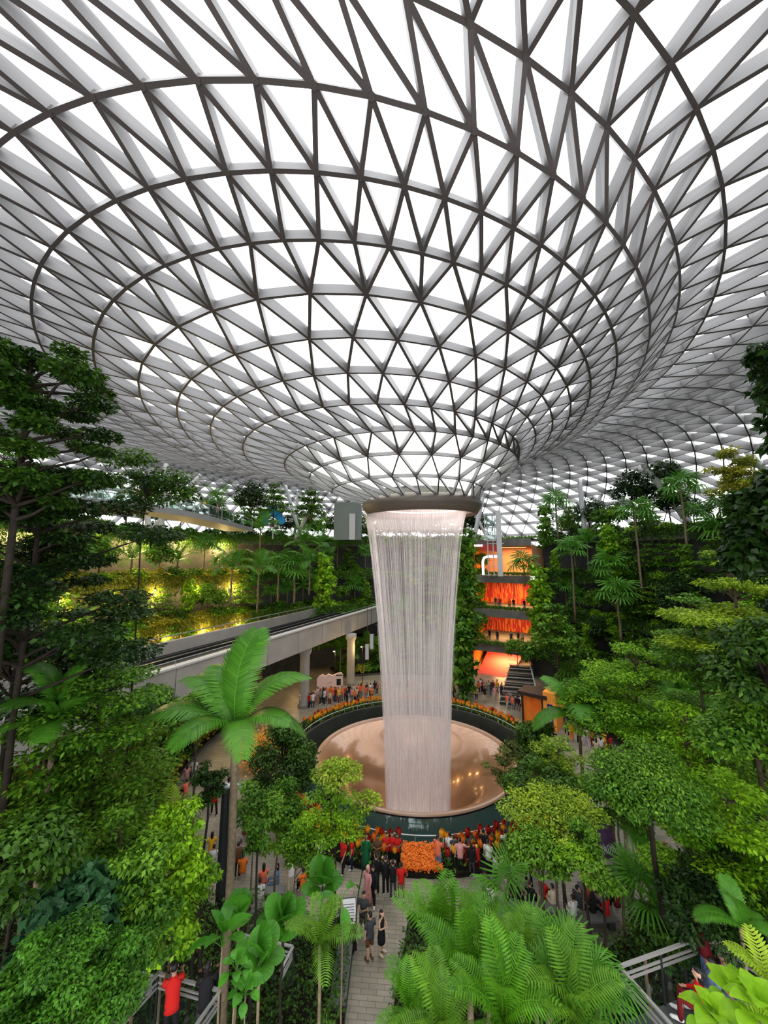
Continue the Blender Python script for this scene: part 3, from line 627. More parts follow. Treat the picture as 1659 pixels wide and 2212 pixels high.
# lamp posts (black, flat T head)
def post(px, pyb, pyt, z, label, wpx=22):
    b = on_z(px, pyb, z); D = ahead(b); t = at(px, pyt, D); h = t[2]-z
    g = root('lamp_post', b, label, 'lamp post')
    r = wpx/2/FPX*D
    mb = MB(); mb.lathe([(r*1.3,0),(r*1.3,.1),(r,.15),(r*.85,h),(0,h)], n=12); mb.build('pole', M['black_metal'], g)
    mb = MB(); mb.box((.1,0,h+.05), (1.35,.16,.1), .25); mb.build('head', M['strut'], g)
    return g
post(476, 1985, 1700, .35, 'thick black lamp post with a flat pale head beside the tall feather palm')
post(645, 1722, 1660, 0, 'small dark lamp post beside the dark moat wall', 8)
# hanging speakers by the waterfall
for px, py, D, lab in ((803, 1386, 47, 'pale column speaker hanging beside the waterfall, upper of two'), (793, 1408, 46, 'grey column speaker hanging beside the waterfall, lower of two')):
    p = at(px, py, D); s = root('column_speaker', p, lab, 'speaker')
    mb = MB(); mb.box((0,0,0), (.42,.4,1.7)); mb.build('cabinet', M['concrete_pale'], s)
    mb = MB(); mb.box((0,-.205,0), (.36,.01,1.6)); mb.build('grille', M['strut'], s)
    mb = MB(); mb.tube([(0,0,.85),(0,0,25-p[2])], .02, 5); mb.build('cable', M['black_metal'], s)
# ------------------------------------------------------------------ plants: leaf meshes and builders
LM = {}
def lm(name, c, c2, **k): LM[name] = leaf_mat(name, c, c2, **k)
lm('leaf_dark', (0.006,0.022,0.004), (0.032,0.085,0.012), rough=.34)
lm('leaf_deep', (0.008,0.034,0.004), (0.080,0.190,0.016), rough=.38)
lm('leaf_mid', (0.018,0.085,0.005), (0.165,0.350,0.020))
lm('leaf_bright', (0.060,0.200,0.005), (0.330,0.600,0.018), trans=.28)
lm('leaf_lime', (0.075,0.190,0.008), (0.430,0.580,0.035), trans=.3)
lm('leaf_yellow', (0.150,0.190,0.010), (0.480,0.450,0.045), trans=.3)
lm('leaf_blue', (0.012,0.055,0.020), (0.055,0.170,0.055), rough=.36)
lm('leaf_palm', (0.014,0.085,0.007), (0.120,0.340,0.026), rough=.36)
lm('leaf_fern', (0.014,0.085,0.003), (0.130,0.360,0.014), rough=.4)  # this and the next two: foreground shade put into darker greens
lm('leaf_gloss', (0.012,0.085,0.006), (0.085,0.300,0.022), rough=.3)
lm('leaf_moss', (0.008,0.045,0.003), (0.075,0.230,0.012))
lm('leaf_olive', (0.040,0.060,0.010), (0.155,0.190,0.028))
def rand_unit(n):
    v = rng.normal(size=(n, 3)); return nrm(v)
def leaves(C, N, Dv, L, W, tint, V0=0):
    """Kite shaped leaves folded a little along the midrib. C base points, N face normals, Dv pointing directions."""
    Dv = nrm(Dv-N*np.sum(Dv*N, 1, keepdims=True)); S = np.cross(Dv, N); L = L[:, None]; W = W[:, None]
    a = C; b = C+Dv*L*.45+S*W*.5+N*W*.13; c = C+Dv*L-N*L*.12; d = C+Dv*L*.45-S*W*.5+N*W*.13
    V = np.stack([a, b, c, d], 1).reshape(-1, 3)
    F = (np.array([0,1,2,3])[None]+4*np.arange(len(C))[:, None]+V0)
    return V, F, tint
def leaf_obj_mesh(name, V, F, tint, m):
    me = bpy.data.meshes.new(name); nv, nf = len(V), len(F)
    me.vertices.add(nv); me.vertices.foreach_set('co', V.astype(np.float32).ravel())
    me.loops.add(nf*4); me.loops.foreach_set('vertex_index', F.astype(np.int32).ravel())
    me.polygons.add(nf); me.polygons.foreach_set('loop_start', np.arange(nf, dtype=np.int32)*4)
    at_ = me.attributes.new('tint', 'FLOAT', 'FACE'); at_.data.foreach_set('value', np.clip(tint, 0, 1).astype(np.float32))
    me.materials.append(m); me.update(calc_edges=True); return me
def clump_leaves(clumps, leaf, asp=.5, flat=.6, upb=.8, tvar=.38):
    """clumps: (centre, radii, count, tint). Leaves sit towards the outside of each clump and look up and outwards."""
    Vs, Fs, Ts, n0 = [], [], [], 0
    for c, r, n, t in clumps:
        if n < 1: continue
        u = rand_unit(n); rad = rng.random(n)**.38
        P = np.array(c)+u*rad[:, None]*np.array(r)
        N = nrm(np.array([0,0,1.0])*upb+u*(1-flat)+rng.normal(size=(n,3))*.42)
        D = nrm(u*np.array([1,1,.3])+rng.normal(size=(n,3))*.7+[0,0,-.15])
        L = leaf*(.65+.7*rng.random(n))
        V, F, T = leaves(P, N, D, L, L*asp*(.8+.4*rng.random(n)), t+rng.normal(size=n)*tvar*.6+u[:,2]*.14)
        Vs.append(V); Fs.append(F+n0); Ts.append(T); n0 += len(V)
    return np.concatenate(Vs), np.concatenate(Fs), np.concatenate(Ts)
def wob(p, q, n, w):
    p, q = np.array(p, float), np.array(q, float); t = np.linspace(0, 1, n)[:, None]
    o = np.cumsum(rng.normal(size=(n, 3))*w, 0); o -= t*o[-1]+(1-t)*o[0]; return p+(q-p)*t+o*np.array([1,1,.2])
def crown(kind, H, hb, R, n):
    """clumps of a crown of the given habit from height hb to H with radius R"""
    cl, br = [], []; h = H-hb
    if kind == 'layered':
        T = max(4, int(h/(.33*R))) if h > R else 4
        for i in range(T):
            f = i/(T-1) if T > 1 else 0; z = hb+h*(.06+.9*f); rr = R*(1.0-.62*f**1.4)*(.8+.25*rng.random())
            m = rng.integers(5, 8); a0 = rng.random()*6.3
            for j in range(m):
                a = a0+2*PI*j/m+rng.normal()*.25; d = rr*(.5+.32*rng.random()); rc = rr*(.30+.16*rng.random())
                c = (d*math.cos(a), d*math.sin(a), z+rng.normal()*.05*R-.05*d)
                cl.append((c, (rc, rc, rc*.22+.05), 1.0*rc*rc, .45+rng.normal()*.16)); br.append(c)
            cl.append(((0,0,z+.04*R), (rr*.35, rr*.35, .08*R), .8*(rr*.35)**2, .5))
    elif kind == 'spread':      # an open tree of irregular flat sprays
        m = 44
        for i in range(m):
            f = (i+.5)/m; a = i*2.4+rng.normal()*.3; d = R*rng.uniform(.25,.95)*(.72+.28*math.sin(PI*(.15+.8*f))); rc = R*rng.uniform(.15,.30)
            c = (d*math.cos(a), d*math.sin(a), hb+h*f*rng.uniform(.94,1.0)-.06*d); cl.append((c, (rc, rc, rc*.30), rc*rc, .45+rng.normal()*.2)); br.append(c)
    elif kind == 'round':
        m = 26
        for i in range(m):
            u = rand_unit(1)[0]; u[2] = abs(u[2])*1.2-.45; u /= np.linalg.norm(u)
            c = (u[0]*R*.68, u[1]*R*.68, hb+h*.46+u[2]*h*.40); rc = R*(.26+.14*rng.random())
            cl.append((c, (rc, rc, rc*.62*min(1.3, h/R/1.4)), rc*rc, .42+u[2]*.12+rng.normal()*.14)); br.append(c)
    elif kind == 'airy':
        m = 22
        for i in range(m):
            u = rand_unit(1)[0]; k = rng.random()**.5
            c = (u[0]*R*.8*k, u[1]*R*.8*k, hb+h*.5+u[2]*h*.45*k); rc = R*(.18+.14*rng.random())
            cl.append((c, (rc, rc, rc*.5), rc*rc, .45+rng.normal()*.2)); br.append(c)
    elif kind == 'column':
        m = int(16+10*h/R/2)
        for i in range(m):
            z = hb+h*(i+.5)/m; a = i*2.4; d = R*rng.uniform(.35,.85)*(1-.35*(i/m))
            c = (d*math.cos(a), d*math.sin(a), z+rng.normal()*.04*h); rc = R*rng.uniform(.26,.52)
            cl.append((c, (rc, rc, rc*.6), rc*rc, .45+rng.normal()*.18))
    elif kind == 'umbrella':
        for i in range(18):
            a = i*2.4; d = R*math.sqrt((i+.5)/18)*.85; c = (d*math.cos(a), d*math.sin(a), H-.25*h-(d/R)**2*h*.45); rc = R*.3
            cl.append((c, (rc, rc, h*.16), rc*rc, .5+rng.normal()*.2)); br.append(c)
    elif kind == 'mound':
        for i in range(26):
            a = i*2.4; d = R*math.sqrt((i+.5)/26)*.9; c = (d*math.cos(a), d*math.sin(a), hb+h*(.70-.5*(d/R)**2)*(.55+.6*rng.random())); rc = R*rng.uniform(.16,.3)
            cl.append((c, (rc, rc, min(h*.3, rc*.7)), rc*rc, .42+rng.normal()*.22))
    tot = sum(x[2] for x in cl)
    return [(c, r, int(n*w/tot), t) for c, r, w, t in cl], br
def tree_meshes(kind, H, hb, R, n, leaf, m, bark, tr=.09, asp=.5, lean=(0,0), bare=False):
    cl, br = crown(kind, H, hb, R, n)
    flat = {'layered':.85,'spread':.75,'umbrella':.8,'round':.35,'airy':.6,'column':.3,'mound':.4}[kind]
    V, F, T = clump_leaves(cl, leaf, asp, flat, {'layered':1.1,'spread':1.0,'umbrella':1.1,'round':.7,'airy':.8,'column':.55,'mound':.8}[kind])
    lx, ly = lean; V = V+np.stack([(V[:,2]/H)*lx, (V[:,2]/H)*ly, 0*V[:,2]], 1)
    fol = leaf_obj_mesh('foliage', V, F, T, m)
    mb = MB(); top = hb+(H-hb)*(.85 if kind in ('layered','column','spread') else .5)
    P = wob((0,0,-.2), (lx*top/H, ly*top/H, top), 9, .05*max(1, R*.3)); mb.tube(P, np.linspace(tr, tr*.4, 9), 8)
    for c in br[:44]:
        c = np.array(c)+np.array([lx*c[2]/H, ly*c[2]/H, 0]); f = np.clip((c[2]-.45*np.hypot(c[0], c[1]))/top, .25, .97); i = f*8; s = P[int(i)]*(1-i % 1)+P[min(8, int(i)+1)]*(i % 1)
        mb.tube(wob(s, c, 4, .04*R), [tr*.42, tr*.3, tr*.2, tr*.1], 5, cap=False)
    return mb, fol
def mesh_of(mb, name, m, smooth=True):
    me = bpy.data.meshes.new(name); me.from_pydata(np.concatenate(mb.v).tolist(), [], mb.f); me.materials.append(m)
    if smooth: me.polygons.foreach_set('use_smooth', [True]*len(mb.f))
    me.update(); return me
def feather(L, nl, ll, w, droop, rise, m, fold=.35, curl=.5):
    """A feather frond along +X with two rows of leaflets on an arching midrib."""
    t = np.linspace(0, 1, nl); x = L*(t-.12*droop*t**3); z = L*(rise*t-droop*t**2.2)
    P = np.stack([x, 0*x, z], 1); tg = nrm(np.gradient(P, axis=0)); up = nrm(np.stack([-tg[:,2], 0*t, tg[:,0]], 1))
    Vs, F, T, n0 = [], [], [], 0
    prof_ = np.sin(PI*(.08+.87*t))**.6
    for sgn in (-1, 1):
        s = np.array([0, sgn, 0.0]); k = slice(1, None)
        Ln = (ll*prof_*(.9+.2*rng.random(nl)))[k, None]; b = P[k]
        d = nrm(s*1.0+tg[k]*curl+up[k]*fold); ww = w*.5*tg[k]
        mid = b+d*Ln*.55; tip = b+d*Ln-np.array([0,0,1.0])*Ln*.28
        V = np.stack([b-ww*.5, b+ww*.5, mid+ww, mid-ww, tip+ww*.15, tip-ww*.15], 1).reshape(-1, 3); n = len(b)
        o = 6*np.arange(n)[:, None]+n0
        F += [np.concatenate([o+0, o+1, o+2, o+3], 1), np.concatenate([o+3, o+2, o+4, o+5], 1)]
        T += [np.full(n, .45)+rng.normal(size=n)*.1, np.full(n, .55)+rng.normal(size=n)*.1]
        Vs.append(V); n0 += len(V)
    # midrib as a thin triangular strip
    r = (L*.008*(1.15-t))[:, None]; sv = np.array([0,1.0,0])
    V = np.stack([P-sv*r, P+up*r, P+sv*r, P-up*r], 1).reshape(-1, 3); q = 4*np.arange(nl-1)[:, None]+n0
    for k in range(4): F.append(np.concatenate([q+k, q+(k+1)%4, q+4+(k+1)%4, q+4+k], 1)); T.append(np.full(nl-1, .85))
    Vs.append(V)
    return leaf_obj_mesh('frond', np.concatenate(Vs), np.concatenate(F), np.concatenate(T), m)
def fan(R, seg, pet, m, spread=300, droop=.25, pleat=.05, notch=0.0):
    """A palmate fan leaf on a stalk along +X: pleated segments around the stalk's end."""
    Vs, F, T = [], [], []; n0 = 0
    pr = np.array([[0,0,0],[pet*.5,0,pet*.22],[pet,0,pet*.30]]); r = .012*R+.006
    for i in range(2):
        for k in range(3):
            a0, a1 = 2*PI*k/3, 2*PI*(k+1)/3
            Vs.append(np.array([pr[i]+[0,r*math.cos(a0),r*math.sin(a0)], pr[i]+[0,r*math.cos(a1),r*math.sin(a1)], pr[i+1]+[0,r*math.cos(a1),r*math.sin(a1)], pr[i+1]+[0,r*math.cos(a0),r*math.sin(a0)]]))
            F.append(np.arange(4)[None]+n0); n0 += 4; T.append([.8])
    c = pr[2]; S = R_(spread)
    for i in range(seg):
        a = -S/2+S*(i+.5)/seg; h = S/seg/2*(1-notch)
        Lr = R*(.86+.14*math.cos(a*.5)*1.0); ring = []
        for f, zf in ((.06, 0), (.55, .02), (1.0, -droop)):
            for aa, pz in ((a-h*(1 if f < .7 else (.25 if notch else 1)), -pleat), (a, pleat), (a+h*(1 if f < .7 else (.25 if notch else 1)), -pleat)):
                q = Lr*f; ring.append(c+np.array([q*math.cos(aa), q*math.sin(aa), zf*R+pz*R*f*.6+.10*q*math.cos(aa)]))
        Vs.append(np.array(ring)); o = n0
        for j in (0, 1):
            F.append(np.array([[o+3*j, o+3*j+1, o+3*j+4, o+3*j+3], [o+3*j+1, o+3*j+2, o+3*j+5, o+3*j+4]])); T.append([.4+.15*(i % 2)+rng.normal()*.05, .55+rng.normal()*.05])
        n0 += 9
    return leaf_obj_mesh('frond', np.concatenate(Vs), np.concatenate(F), np.concatenate([np.atleast_1d(x) for x in T]), m)
def blade(L, W, pet, m, droop=.3):
    """A broad undivided leaf (heart or paddle shaped) on a stalk along +X."""
    t = np.linspace(0, 1, 8); wv = W*np.sin(PI*np.clip(t*.93+.06, 0, 1))**.75*(1-.35*t)
    P = np.stack([pet+L*t*(1-.15*t), 0*t, pet*.7+L*(.25*t-droop*t**2)], 1)
    V = np.stack([P+np.stack([0*t, -wv, .18*wv], 1), P, P+np.stack([0*t, wv, .18*wv], 1)], 1).reshape(-1, 3); F = []; T = []
    for i in range(7):
        o = 3*i; F += [[o, o+1, o+4, o+3], [o+1, o+2, o+5, o+4]]; T += [.5+rng.normal()*.06, .6+rng.normal()*.06]
    n0 = len(V); r = .012*L+.004
    st = np.array([[0,-r,0],[0,r,0],[pet,r,pet*.7],[pet,-r,pet*.7],[0,0,-2*r],[pet,0,pet*.7-2*r]])
    F += [[n0,n0+1,n0+2,n0+3],[n0,n0+3,n0+5,n0+4],[n0+1,n0+4,n0+5,n0+2]]; T += [.8,.8,.8]
    return leaf_obj_mesh('leaf', np.concatenate([V, st]), np.array(F), np.array(T), m)
FROND = {}
def frond_set(key, fn, k=3): FROND[key] = [fn(i) for i in range(k)]
frond_set('areca', lambda i: feather(3.1, 62, .95, .085, .50+.16*i, .62-.1*i, LM['leaf_palm'], fold=.15))
frond_set('far_feather', lambda i: feather(2.4, 18, .75, .10, .45+.12*i, .6-.1*i, LM['leaf_palm'], fold=.1))
frond_set('fern', lambda i: feather(1.9, 26, .52, .062, .40+.12*i, .75-.14*i, LM['leaf_fern'], fold=.25, curl=.35))
frond_set('fern_mid', lambda i: feather(1.9, 26, .55, .06, .40+.12*i, .75-.14*i, LM['leaf_mid'], fold=.25, curl=.35))
frond_set('fishtail', lambda i: feather(1.3, 14, .42, .10, .5, .4, LM['leaf_lime'], fold=.1))
frond_set('fan', lambda i: fan(1.0, 20, .95, LM['leaf_palm'], 290, .26+.1*i, .04, .35))
frond_set('far_fan', lambda i: fan(1.05, 13, .8, LM['leaf_palm'], 280, .28+.12*i, .04, .35))
frond_set('round_leaf', lambda i: fan(.72, 26, .8, LM['leaf_gloss'], 350, .10+.06*i, .035, 0))
frond_set('paddle', lambda i: blade(1.5, .36, .5, LM['leaf_gloss'], .35+.15*i))
frond_set('heart', lambda i: blade(.42, .19, .25, LM['leaf_gloss'], .3+.15*i))
frond_set('heart_lime', lambda i: blade(.55, .25, .25, LM['leaf_bright'], .3+.15*i))
def rosette(o, key, n, z, e0, e1, scale=1.0, part='frond'):
    """n leaves around the axis at height z, steep in the middle (e1) and low outside (e0)"""
    for i in range(n):
        f = o_ = bpy.data.objects.new(part, FROND[key][i % 3]); COL.objects.link(f); f.parent = o
        el = e0+(e1-e0)*(i/(max(1, n-1)))+random.uniform(-.08, .08)
        f.location = (0, 0, z+.004*i); f.rotation_euler = (random.uniform(-.12, .12), -el, i*2.39996+random.uniform(-.2, .2))
        s = scale*random.uniform(.88, 1.12); f.scale = (s, s, s)
TRUNK = {}
def trunk_mesh(h, r, bark):
    k = (round(h, 1), round(r, 3), bark)
    if k not in TRUNK:
        mb = MB(); mb.tube(wob((0,0,-.2), (0,0,h), 8, .025), np.linspace(r*1.15, r*.8, 8), 8); TRUNK[k] = mesh_of(mb, 'trunk', M[bark])
    return TRUNK[k]
# ------------------------------------------------------------------ single trees of the plaza and of the camera's side
def tree(px, D, yt, yb, w, kind, m, n, leaf, label, z=.3, bark='bark', tr=.09, asp=.5, lean=(0,0), name='tree', group=None):
    c = at(px, (yt+yb)/2, D); t = at(px, yt, D)[2]; b = at(px, yb, D)[2]; Rr = w/2*D/FPX
    H, hb = t-z, max(.25, b-z)
    mb, fol = tree_meshes(kind, H, hb, Rr, n, leaf, LM[m], bark, tr, asp, lean)
    g = root(name, (c[0]-lean[0]*.8, c[1]-lean[1]*.8, z), label, 'tree' if name != 'shrub' else 'shrub', group)
    link('trunk', mesh_of(mb, 'trunk', M[bark]), g); link('foliage', fol, g); return g
# the tall trees at the frame's two sides
tree(50, 9.5, 740, 1080, 400, 'spread', 'leaf_deep', 26000, .14, 'tall dark spreading tree reaching up to the roof lattice beside the high walkway', bark='bark_dark', tr=.16)  # backlit darkness of this tree put into the leaf colour
tree(75, 11.5, 1000, 1400, 500, 'spread', 'leaf_dark', 30000, .16, 'broad dark tree spreading in front of the golden lit terraces', bark='bark_dark', tr=.15)
tree(320, 14, 985, 1090, 240, 'airy', 'leaf_deep', 3200, .17, 'small tree with a thin trunk and loose crown under the high walkway', bark='bark_dark', tr=.05)
tree(30, 13, 1320, 1580, 330, 'round', 'leaf_dark', 6000, .19, 'dark bushy tree below the broad dark tree, by the track girder', bark='bark_dark', tr=.12)
tree(215, 13, 1395, 1560, 300, 'layered', 'leaf_mid', 9000, .15, 'layered green tree whose flat crown crosses the track girder', bark='bark_dark')
tree(315, 25, 1478, 1560, 120, 'round', 'leaf_deep', 3000, .24, 'small dark tree standing just under the track girder', bark='bark_dark', tr=.08)
tree(430, 22, 1490, 1590, 150, 'round', 'leaf_mid', 4500, .20, 'bushy tree between the track bridge and the tall feather palm')
tree(235, 13.5, 1555, 1720, 340, 'layered', 'leaf_mid', 9000, .15, 'wide layered tree under the track girder, above the yellow lit bushes')
tree(90, 12, 1610, 1780, 260, 'layered', 'leaf_mid', 6500, .16, 'layered tree with a forked trunk over the yellow lit bushes', tr=.1)
tree(262, 11.5, 1720, 1960, 150, 'airy', 'leaf_mid', 4500, .14, 'slim leafy tree beside the fishtail palm', tr=.06)
tree(375, 11.5, 1760, 2040, 120, 'column', 'leaf_bright', 6500, .13, 'bright green leafy column of a tree behind the small railed deck', tr=.07)
tree(300, 10, 1830, 2050, 120, 'column', 'leaf_mid', 5500, .12, 'bright leafy column beside the dark large-leaved bush', tr=.07)
tree(170, 9.5, 1870, 2110, 200, 'round', 'leaf_blue', 4500, .20, 'dark bush with large blue-green leaves below the forked tree', tr=.06, asp=.62)
tree(30, 9, 1760, 1960, 220, 'round', 'leaf_deep', 5000, .16, 'deep green tree below the layered trees by the wall of leaves', bark='bark_dark')
tree(130, 7.6, 1960, 2250, 290, 'mound', 'leaf_moss', 19000, .07, 'big fine-leaved bright green bush spreading below the forked tree', tr=.06, z=2.0, name='shrub')
tree(10, 7.4, 2050, 2260, 200, 'mound', 'leaf_moss', 9000, .075, 'fine-leaved green bush at the lowest corner beside the big fine-leaved bush', tr=.05, z=2.0, name='shrub')
tree(250, 8.4, 2040, 2160, 110, 'mound', 'leaf_mid', 3500, .08, 'fine-leaved bush hugging the small railed deck', tr=.05, z=1.8, name='shrub')
tree(612, 25, 1550, 1735, 150, 'round', 'leaf_deep', 9000, .19, 'dark round tree standing against the dark moat wall', tr=.09, bark='bark_dark')
tree(600, 18.5, 1680, 1840, 140, 'airy', 'leaf_mid', 6000, .14, 'loose green tree with thin forked trunks beside the dark round tree', tr=.06)
tree(545, 17, 1690, 1780, 120, 'airy', 'leaf_mid', 2600, .14, 'small loose tree just beside the tall feather palm trunk', tr=.05)
tree(640, 17, 1800, 1900, 120, 'airy', 'leaf_mid', 2800, .13, 'slender little tree between the crowd and the flower bed', tr=.045)
tree(730, 17.5, 1634, 1705, 100, 'umbrella', 'leaf_lime', 2600, .12, 'yellow-green topmost umbrella crown on a thin dark trunk before the pool', bark='bark_dark', tr=.06)
tree(712, 17.3, 1700, 1810, 170, 'layered', 'leaf_bright', 5200, .12, 'bright layered tree on a thin trunk in front of the pool edge', bark='bark_dark', tr=.07)
tree(790, 18, 1704, 1760, 60, 'umbrella', 'leaf_lime', 700, .12, 'small lime spray reaching over the teal pool wall', bark='bark_dark', tr=.03, lean=(.6,.2))
tree(1160, 25, 1545, 1650, 90, 'round', 'leaf_deep', 4500, .19, 'dark round little tree against the moat beside the orange booth', bark='bark_dark')
tree(1092, 22.5, 1590, 1710, 95, 'airy', 'leaf_olive', 2600, .15, 'leaning loose-leaved tree overhanging the bronze pool lip', tr=.06)
tree(1205, 20, 1600, 1705, 150, 'layered', 'leaf_lime', 7500, .13, 'yellow-green layered tree beside the orange booth', tr=.08)
tree(1165, 19, 1640, 1740, 150, 'round', 'leaf_deep', 5500, .17, 'dark bush-crowned tree below the yellow-green layered tree', tr=.07)
tree(1195, 17, 1695, 1800, 190, 'umbrella', 'leaf_lime', 7500, .12, 'lime umbrella-crowned tree over the tulip bed', tr=.07)
tree(1160, 15.5, 1790, 1875, 130, 'round', 'leaf_mid', 4200, .13, 'low leafy tree in front of the tulip bed', tr=.07)
tree(1255, 14.5, 1830, 1880, 90, 'umbrella', 'leaf_bright', 1500, .12, 'small bright crown on thin trunks beside the patterned board', tr=.05)
tree(1120, 22, 1800, 1850, 70, 'mound', 'leaf_deep', 1500, .15, 'small dark bush between tulip bed and the lime umbrella tree', tr=.04, name='shrub')
tree(1375, 22, 1400, 1545, 290, 'layered', 'leaf_bright', 15000, .17, 'vivid green flat-tiered tree, largest over the shop side of the plaza', tr=.13)
tree(1305, 23, 1470, 1560, 190, 'layered', 'leaf_bright', 7000, .17, 'vivid low tiered tree just behind the people by the orange booth', tr=.09)
tree(1480, 18, 1525, 1680, 270, 'layered', 'leaf_bright', 12000, .15, 'vivid tiered tree beside the broad olive-crowned tree', tr=.10)
tree(1395, 13, 1605, 1760, 235, 'round', 'leaf_mid', 15000, .10, 'dense round tree on a tall leaning trunk above the patterned board', tr=.14, lean=(-.35,0), bark='bark_dark')
tree(1330, 18, 1670, 1790, 130, 'round', 'leaf_mid', 5000, .13, 'smaller round crown just beside the dense round tree', tr=.07)
tree(1575, 13, 1680, 1890, 300, 'layered', 'leaf_bright', 17000, .14, 'broad bright green tiered tree over the large railed deck', tr=.11)
tree(1640, 12, 1480, 1680, 230, 'round', 'leaf_mid', 9000, .15, 'green bushy tree at the edge between two tiered trees', tr=.1)
tree(1590, 17, 1205, 1400, 290, 'layered', 'leaf_lime', 14000, .17, 'broad lime-topped tree below the dark large-leaved tree', tr=.13)
tree(1500, 20, 1290, 1460, 190, 'layered', 'leaf_mid', 8000, .18, 'tiered green tree between the lime-topped tree and the fan palm terraces', tr=.1)
tree(1735, 9, 755, 1120, 190, 'column', 'leaf_dark', 6000, .24, 'very dark large-leaved tree standing highest at the shop-side edge', bark='bark_dark', tr=.15, asp=.6)
tree(1688, 10, 1000, 1330, 200, 'round', 'leaf_dark', 7500, .24, 'dark large-leaved tree under the highest dark tree', bark='bark_dark', tr=.15, asp=.6)
tree(1650, 11, 1330, 1540, 210, 'round', 'leaf_deep', 7500, .19, 'deep green bushy tree below the dark large-leaved trees', bark='bark_dark', tr=.12)
tree(1580, 36, 950, 1110, 125, 'airy', 'leaf_yellow', 4200, .30, 'yellow-leaved tree on the garden level beside the crossed struts', z=20.2, tr=.12)
tree(1570, 11.5, 1900, 2000, 230, 'mound', 'leaf_dark', 6000, .13, 'dark shrubbery mass below the broad bright tiered tree', tr=.06, name='shrub')
tree(1440, 13, 1950, 2060, 120, 'mound', 'leaf_deep', 3000, .13, 'deep green shrub beside the trunk of the dense round tree', tr=.05, name='shrub')
# slim bare trunks with small tops that stand in the beds
for px, D, yt, yb, w, m, lab in ((558, 14.5, 1760, 1850, 70, 'leaf_mid', 'slim tree with a mossy trunk just beside the tall feather palm'), (452, 13.5, 1640, 1740, 90, 'leaf_dark', 'thin dark-trunked tree behind the lamp post'),
    (425, 12.5, 1830, 1950, 100, 'leaf_bright', 'thin leafy tree close to the lamp post foot'), (1262, 15, 1775, 1850, 80, 'leaf_mid', 'slim straight tree beside the seated people on the benches'), (1300, 13.5, 1860, 1930, 80, 'leaf_mid', 'thin trunked tree in front of the red shirted bench sitters'),
    (1465, 14, 1830, 1930, 110, 'leaf_mid', 'slim tree beside the person in a pale hood'), (1530, 13, 1800, 1930, 120, 'leaf_deep', 'slim dark tree behind the large railed deck'), (1210, 16, 1800, 1870, 70, 'leaf_mid', 'slim tree between the path ferns and the tulip bed')):
    tree(px, D, yt, yb, w, 'airy', m, 1700, .13, lab, tr=.075, bark='bark_dark')
# ------------------------------------------------------------------ palms, ferns and broad-leaved plants by the path and decks
def palm(px, py, D, key, n, scale, label, name='feather_palm', cat='palm', z=.35, r=.1, bark='bark_pale', e0=-.15, e1=1.25, part='frond', group=None):
    c = at(px, py, D); h = c[2]-z
    g = root(name, (c[0], c[1], z), label, cat, group, rz=random.uniform(0, 6.28))
    if h > .25: link('trunk', trunk_mesh(h, r, bark), g)
    rosette(g, key, n, h, e0, e1, scale, part); return g
g = palm(507, 1570, 14, 'areca', 9, 1.0, 'tall feather palm with arching striped fronds in front of the track bridge', r=.15, e0=-.2, e1=1.2)
for ch, (rz, el, s) in zip([c for c in g.children if c.name.startswith('frond')], ((3.3,.05,1.0),(2.55,.55,1.08),(2.2,.95,1.0),(1.2,1.15,1.12),(.55,.62,1.0),(.25,.22,.8),(-.3,.05,.75),(4.2,.25,.8),(5.2,.35,.7))):
    ch.rotation_euler = (0, -el, rz+YAW-g.rotation_euler[2]); ch.scale = (s,)*3
mb = MB(); mb.tube([(0,0,g_) for g_ in (10.0-1.5, 10.0-.6, 10.0+.1)], [.13,.12,.06], 8); mb.v = [v*np.array([1,1,1]) for v in mb.v]
rb = MB(); rb.lathe([(.165,4.2),(.175,4.25),(.165,4.3)], n=12); rb.build('white_tie', M['white_metal'], g)
palm(368, 1790, 13.5, 'fishtail', 7, 1.0, 'fishtail palm with small lime fronds beside the leafy columns', name='feather_palm', r=.05)
palm(120, 1560, 12, 'areca', 8, .62, 'dark feather palm in front of the track girder below the layered trees', r=.09)
palm(1250, 1545, 24, 'areca', 8, 1.0, 'feather palm with bent fronds beside the orange booth', r=.10, e0=-.3, e1=.9)
palm(1480, 1520, 24, 'areca', 8, .9, 'feather palm half hidden behind the vivid tiered trees', r=.10)
palm(1345, 1760, 19.5, 'areca', 9, .7, 'feather palm drooping over the patterned board', r=.09, e0=-.35, e1=.8)
palm(955, 2065, 11.5, 'fern', 13, .86, 'bright cycad with upright fronds closest to the path and the crowd', name='cycad', cat='cycad', r=.08, e0=.15, e1=1.35)
palm(1050, 2060, 12.3, 'fern', 12, .72, 'bright cycad behind the bench people, next to the path cycad', name='cycad', cat='cycad', r=.08, e0=.1, e1=1.35)
palm(1015, 2140, 10, 'fern', 13, .82, 'large arching cycad overlapping the path midway along its edge', name='cycad', cat='cycad', r=.09, e0=.0, e1=1.25)
palm(1125, 2140, 9.8, 'fern_mid', 12, .75, 'dark green cycad between the large arching cycads', name='cycad', cat='cycad', r=.08, e0=.0, e1=1.2)
palm(1085, 2215, 8.6, 'fern', 13, .72, 'bright arching cycad lowest beside the path end', name='cycad', cat='cycad', r=.08, e0=-.05, e1=1.1)
palm(885, 2190, 9.4, 'fern', 10, .5, 'small cycad spilling onto the path', name='cycad', cat='cycad', r=.06, e0=-.05, e1=1.0)
palm(955, 2235, 8.7, 'fern_mid', 10, .6, 'low cycad beside the small one that spills onto the path', name='cycad', cat='cycad', r=.06, e0=-.1, e1=1.0)
palm(1235, 2200, 8.8, 'fern_mid', 11, .7, 'shaded cycad in front of the large railed deck', name='cycad', cat='cycad', r=.08, e0=-.05, e1=1.1)
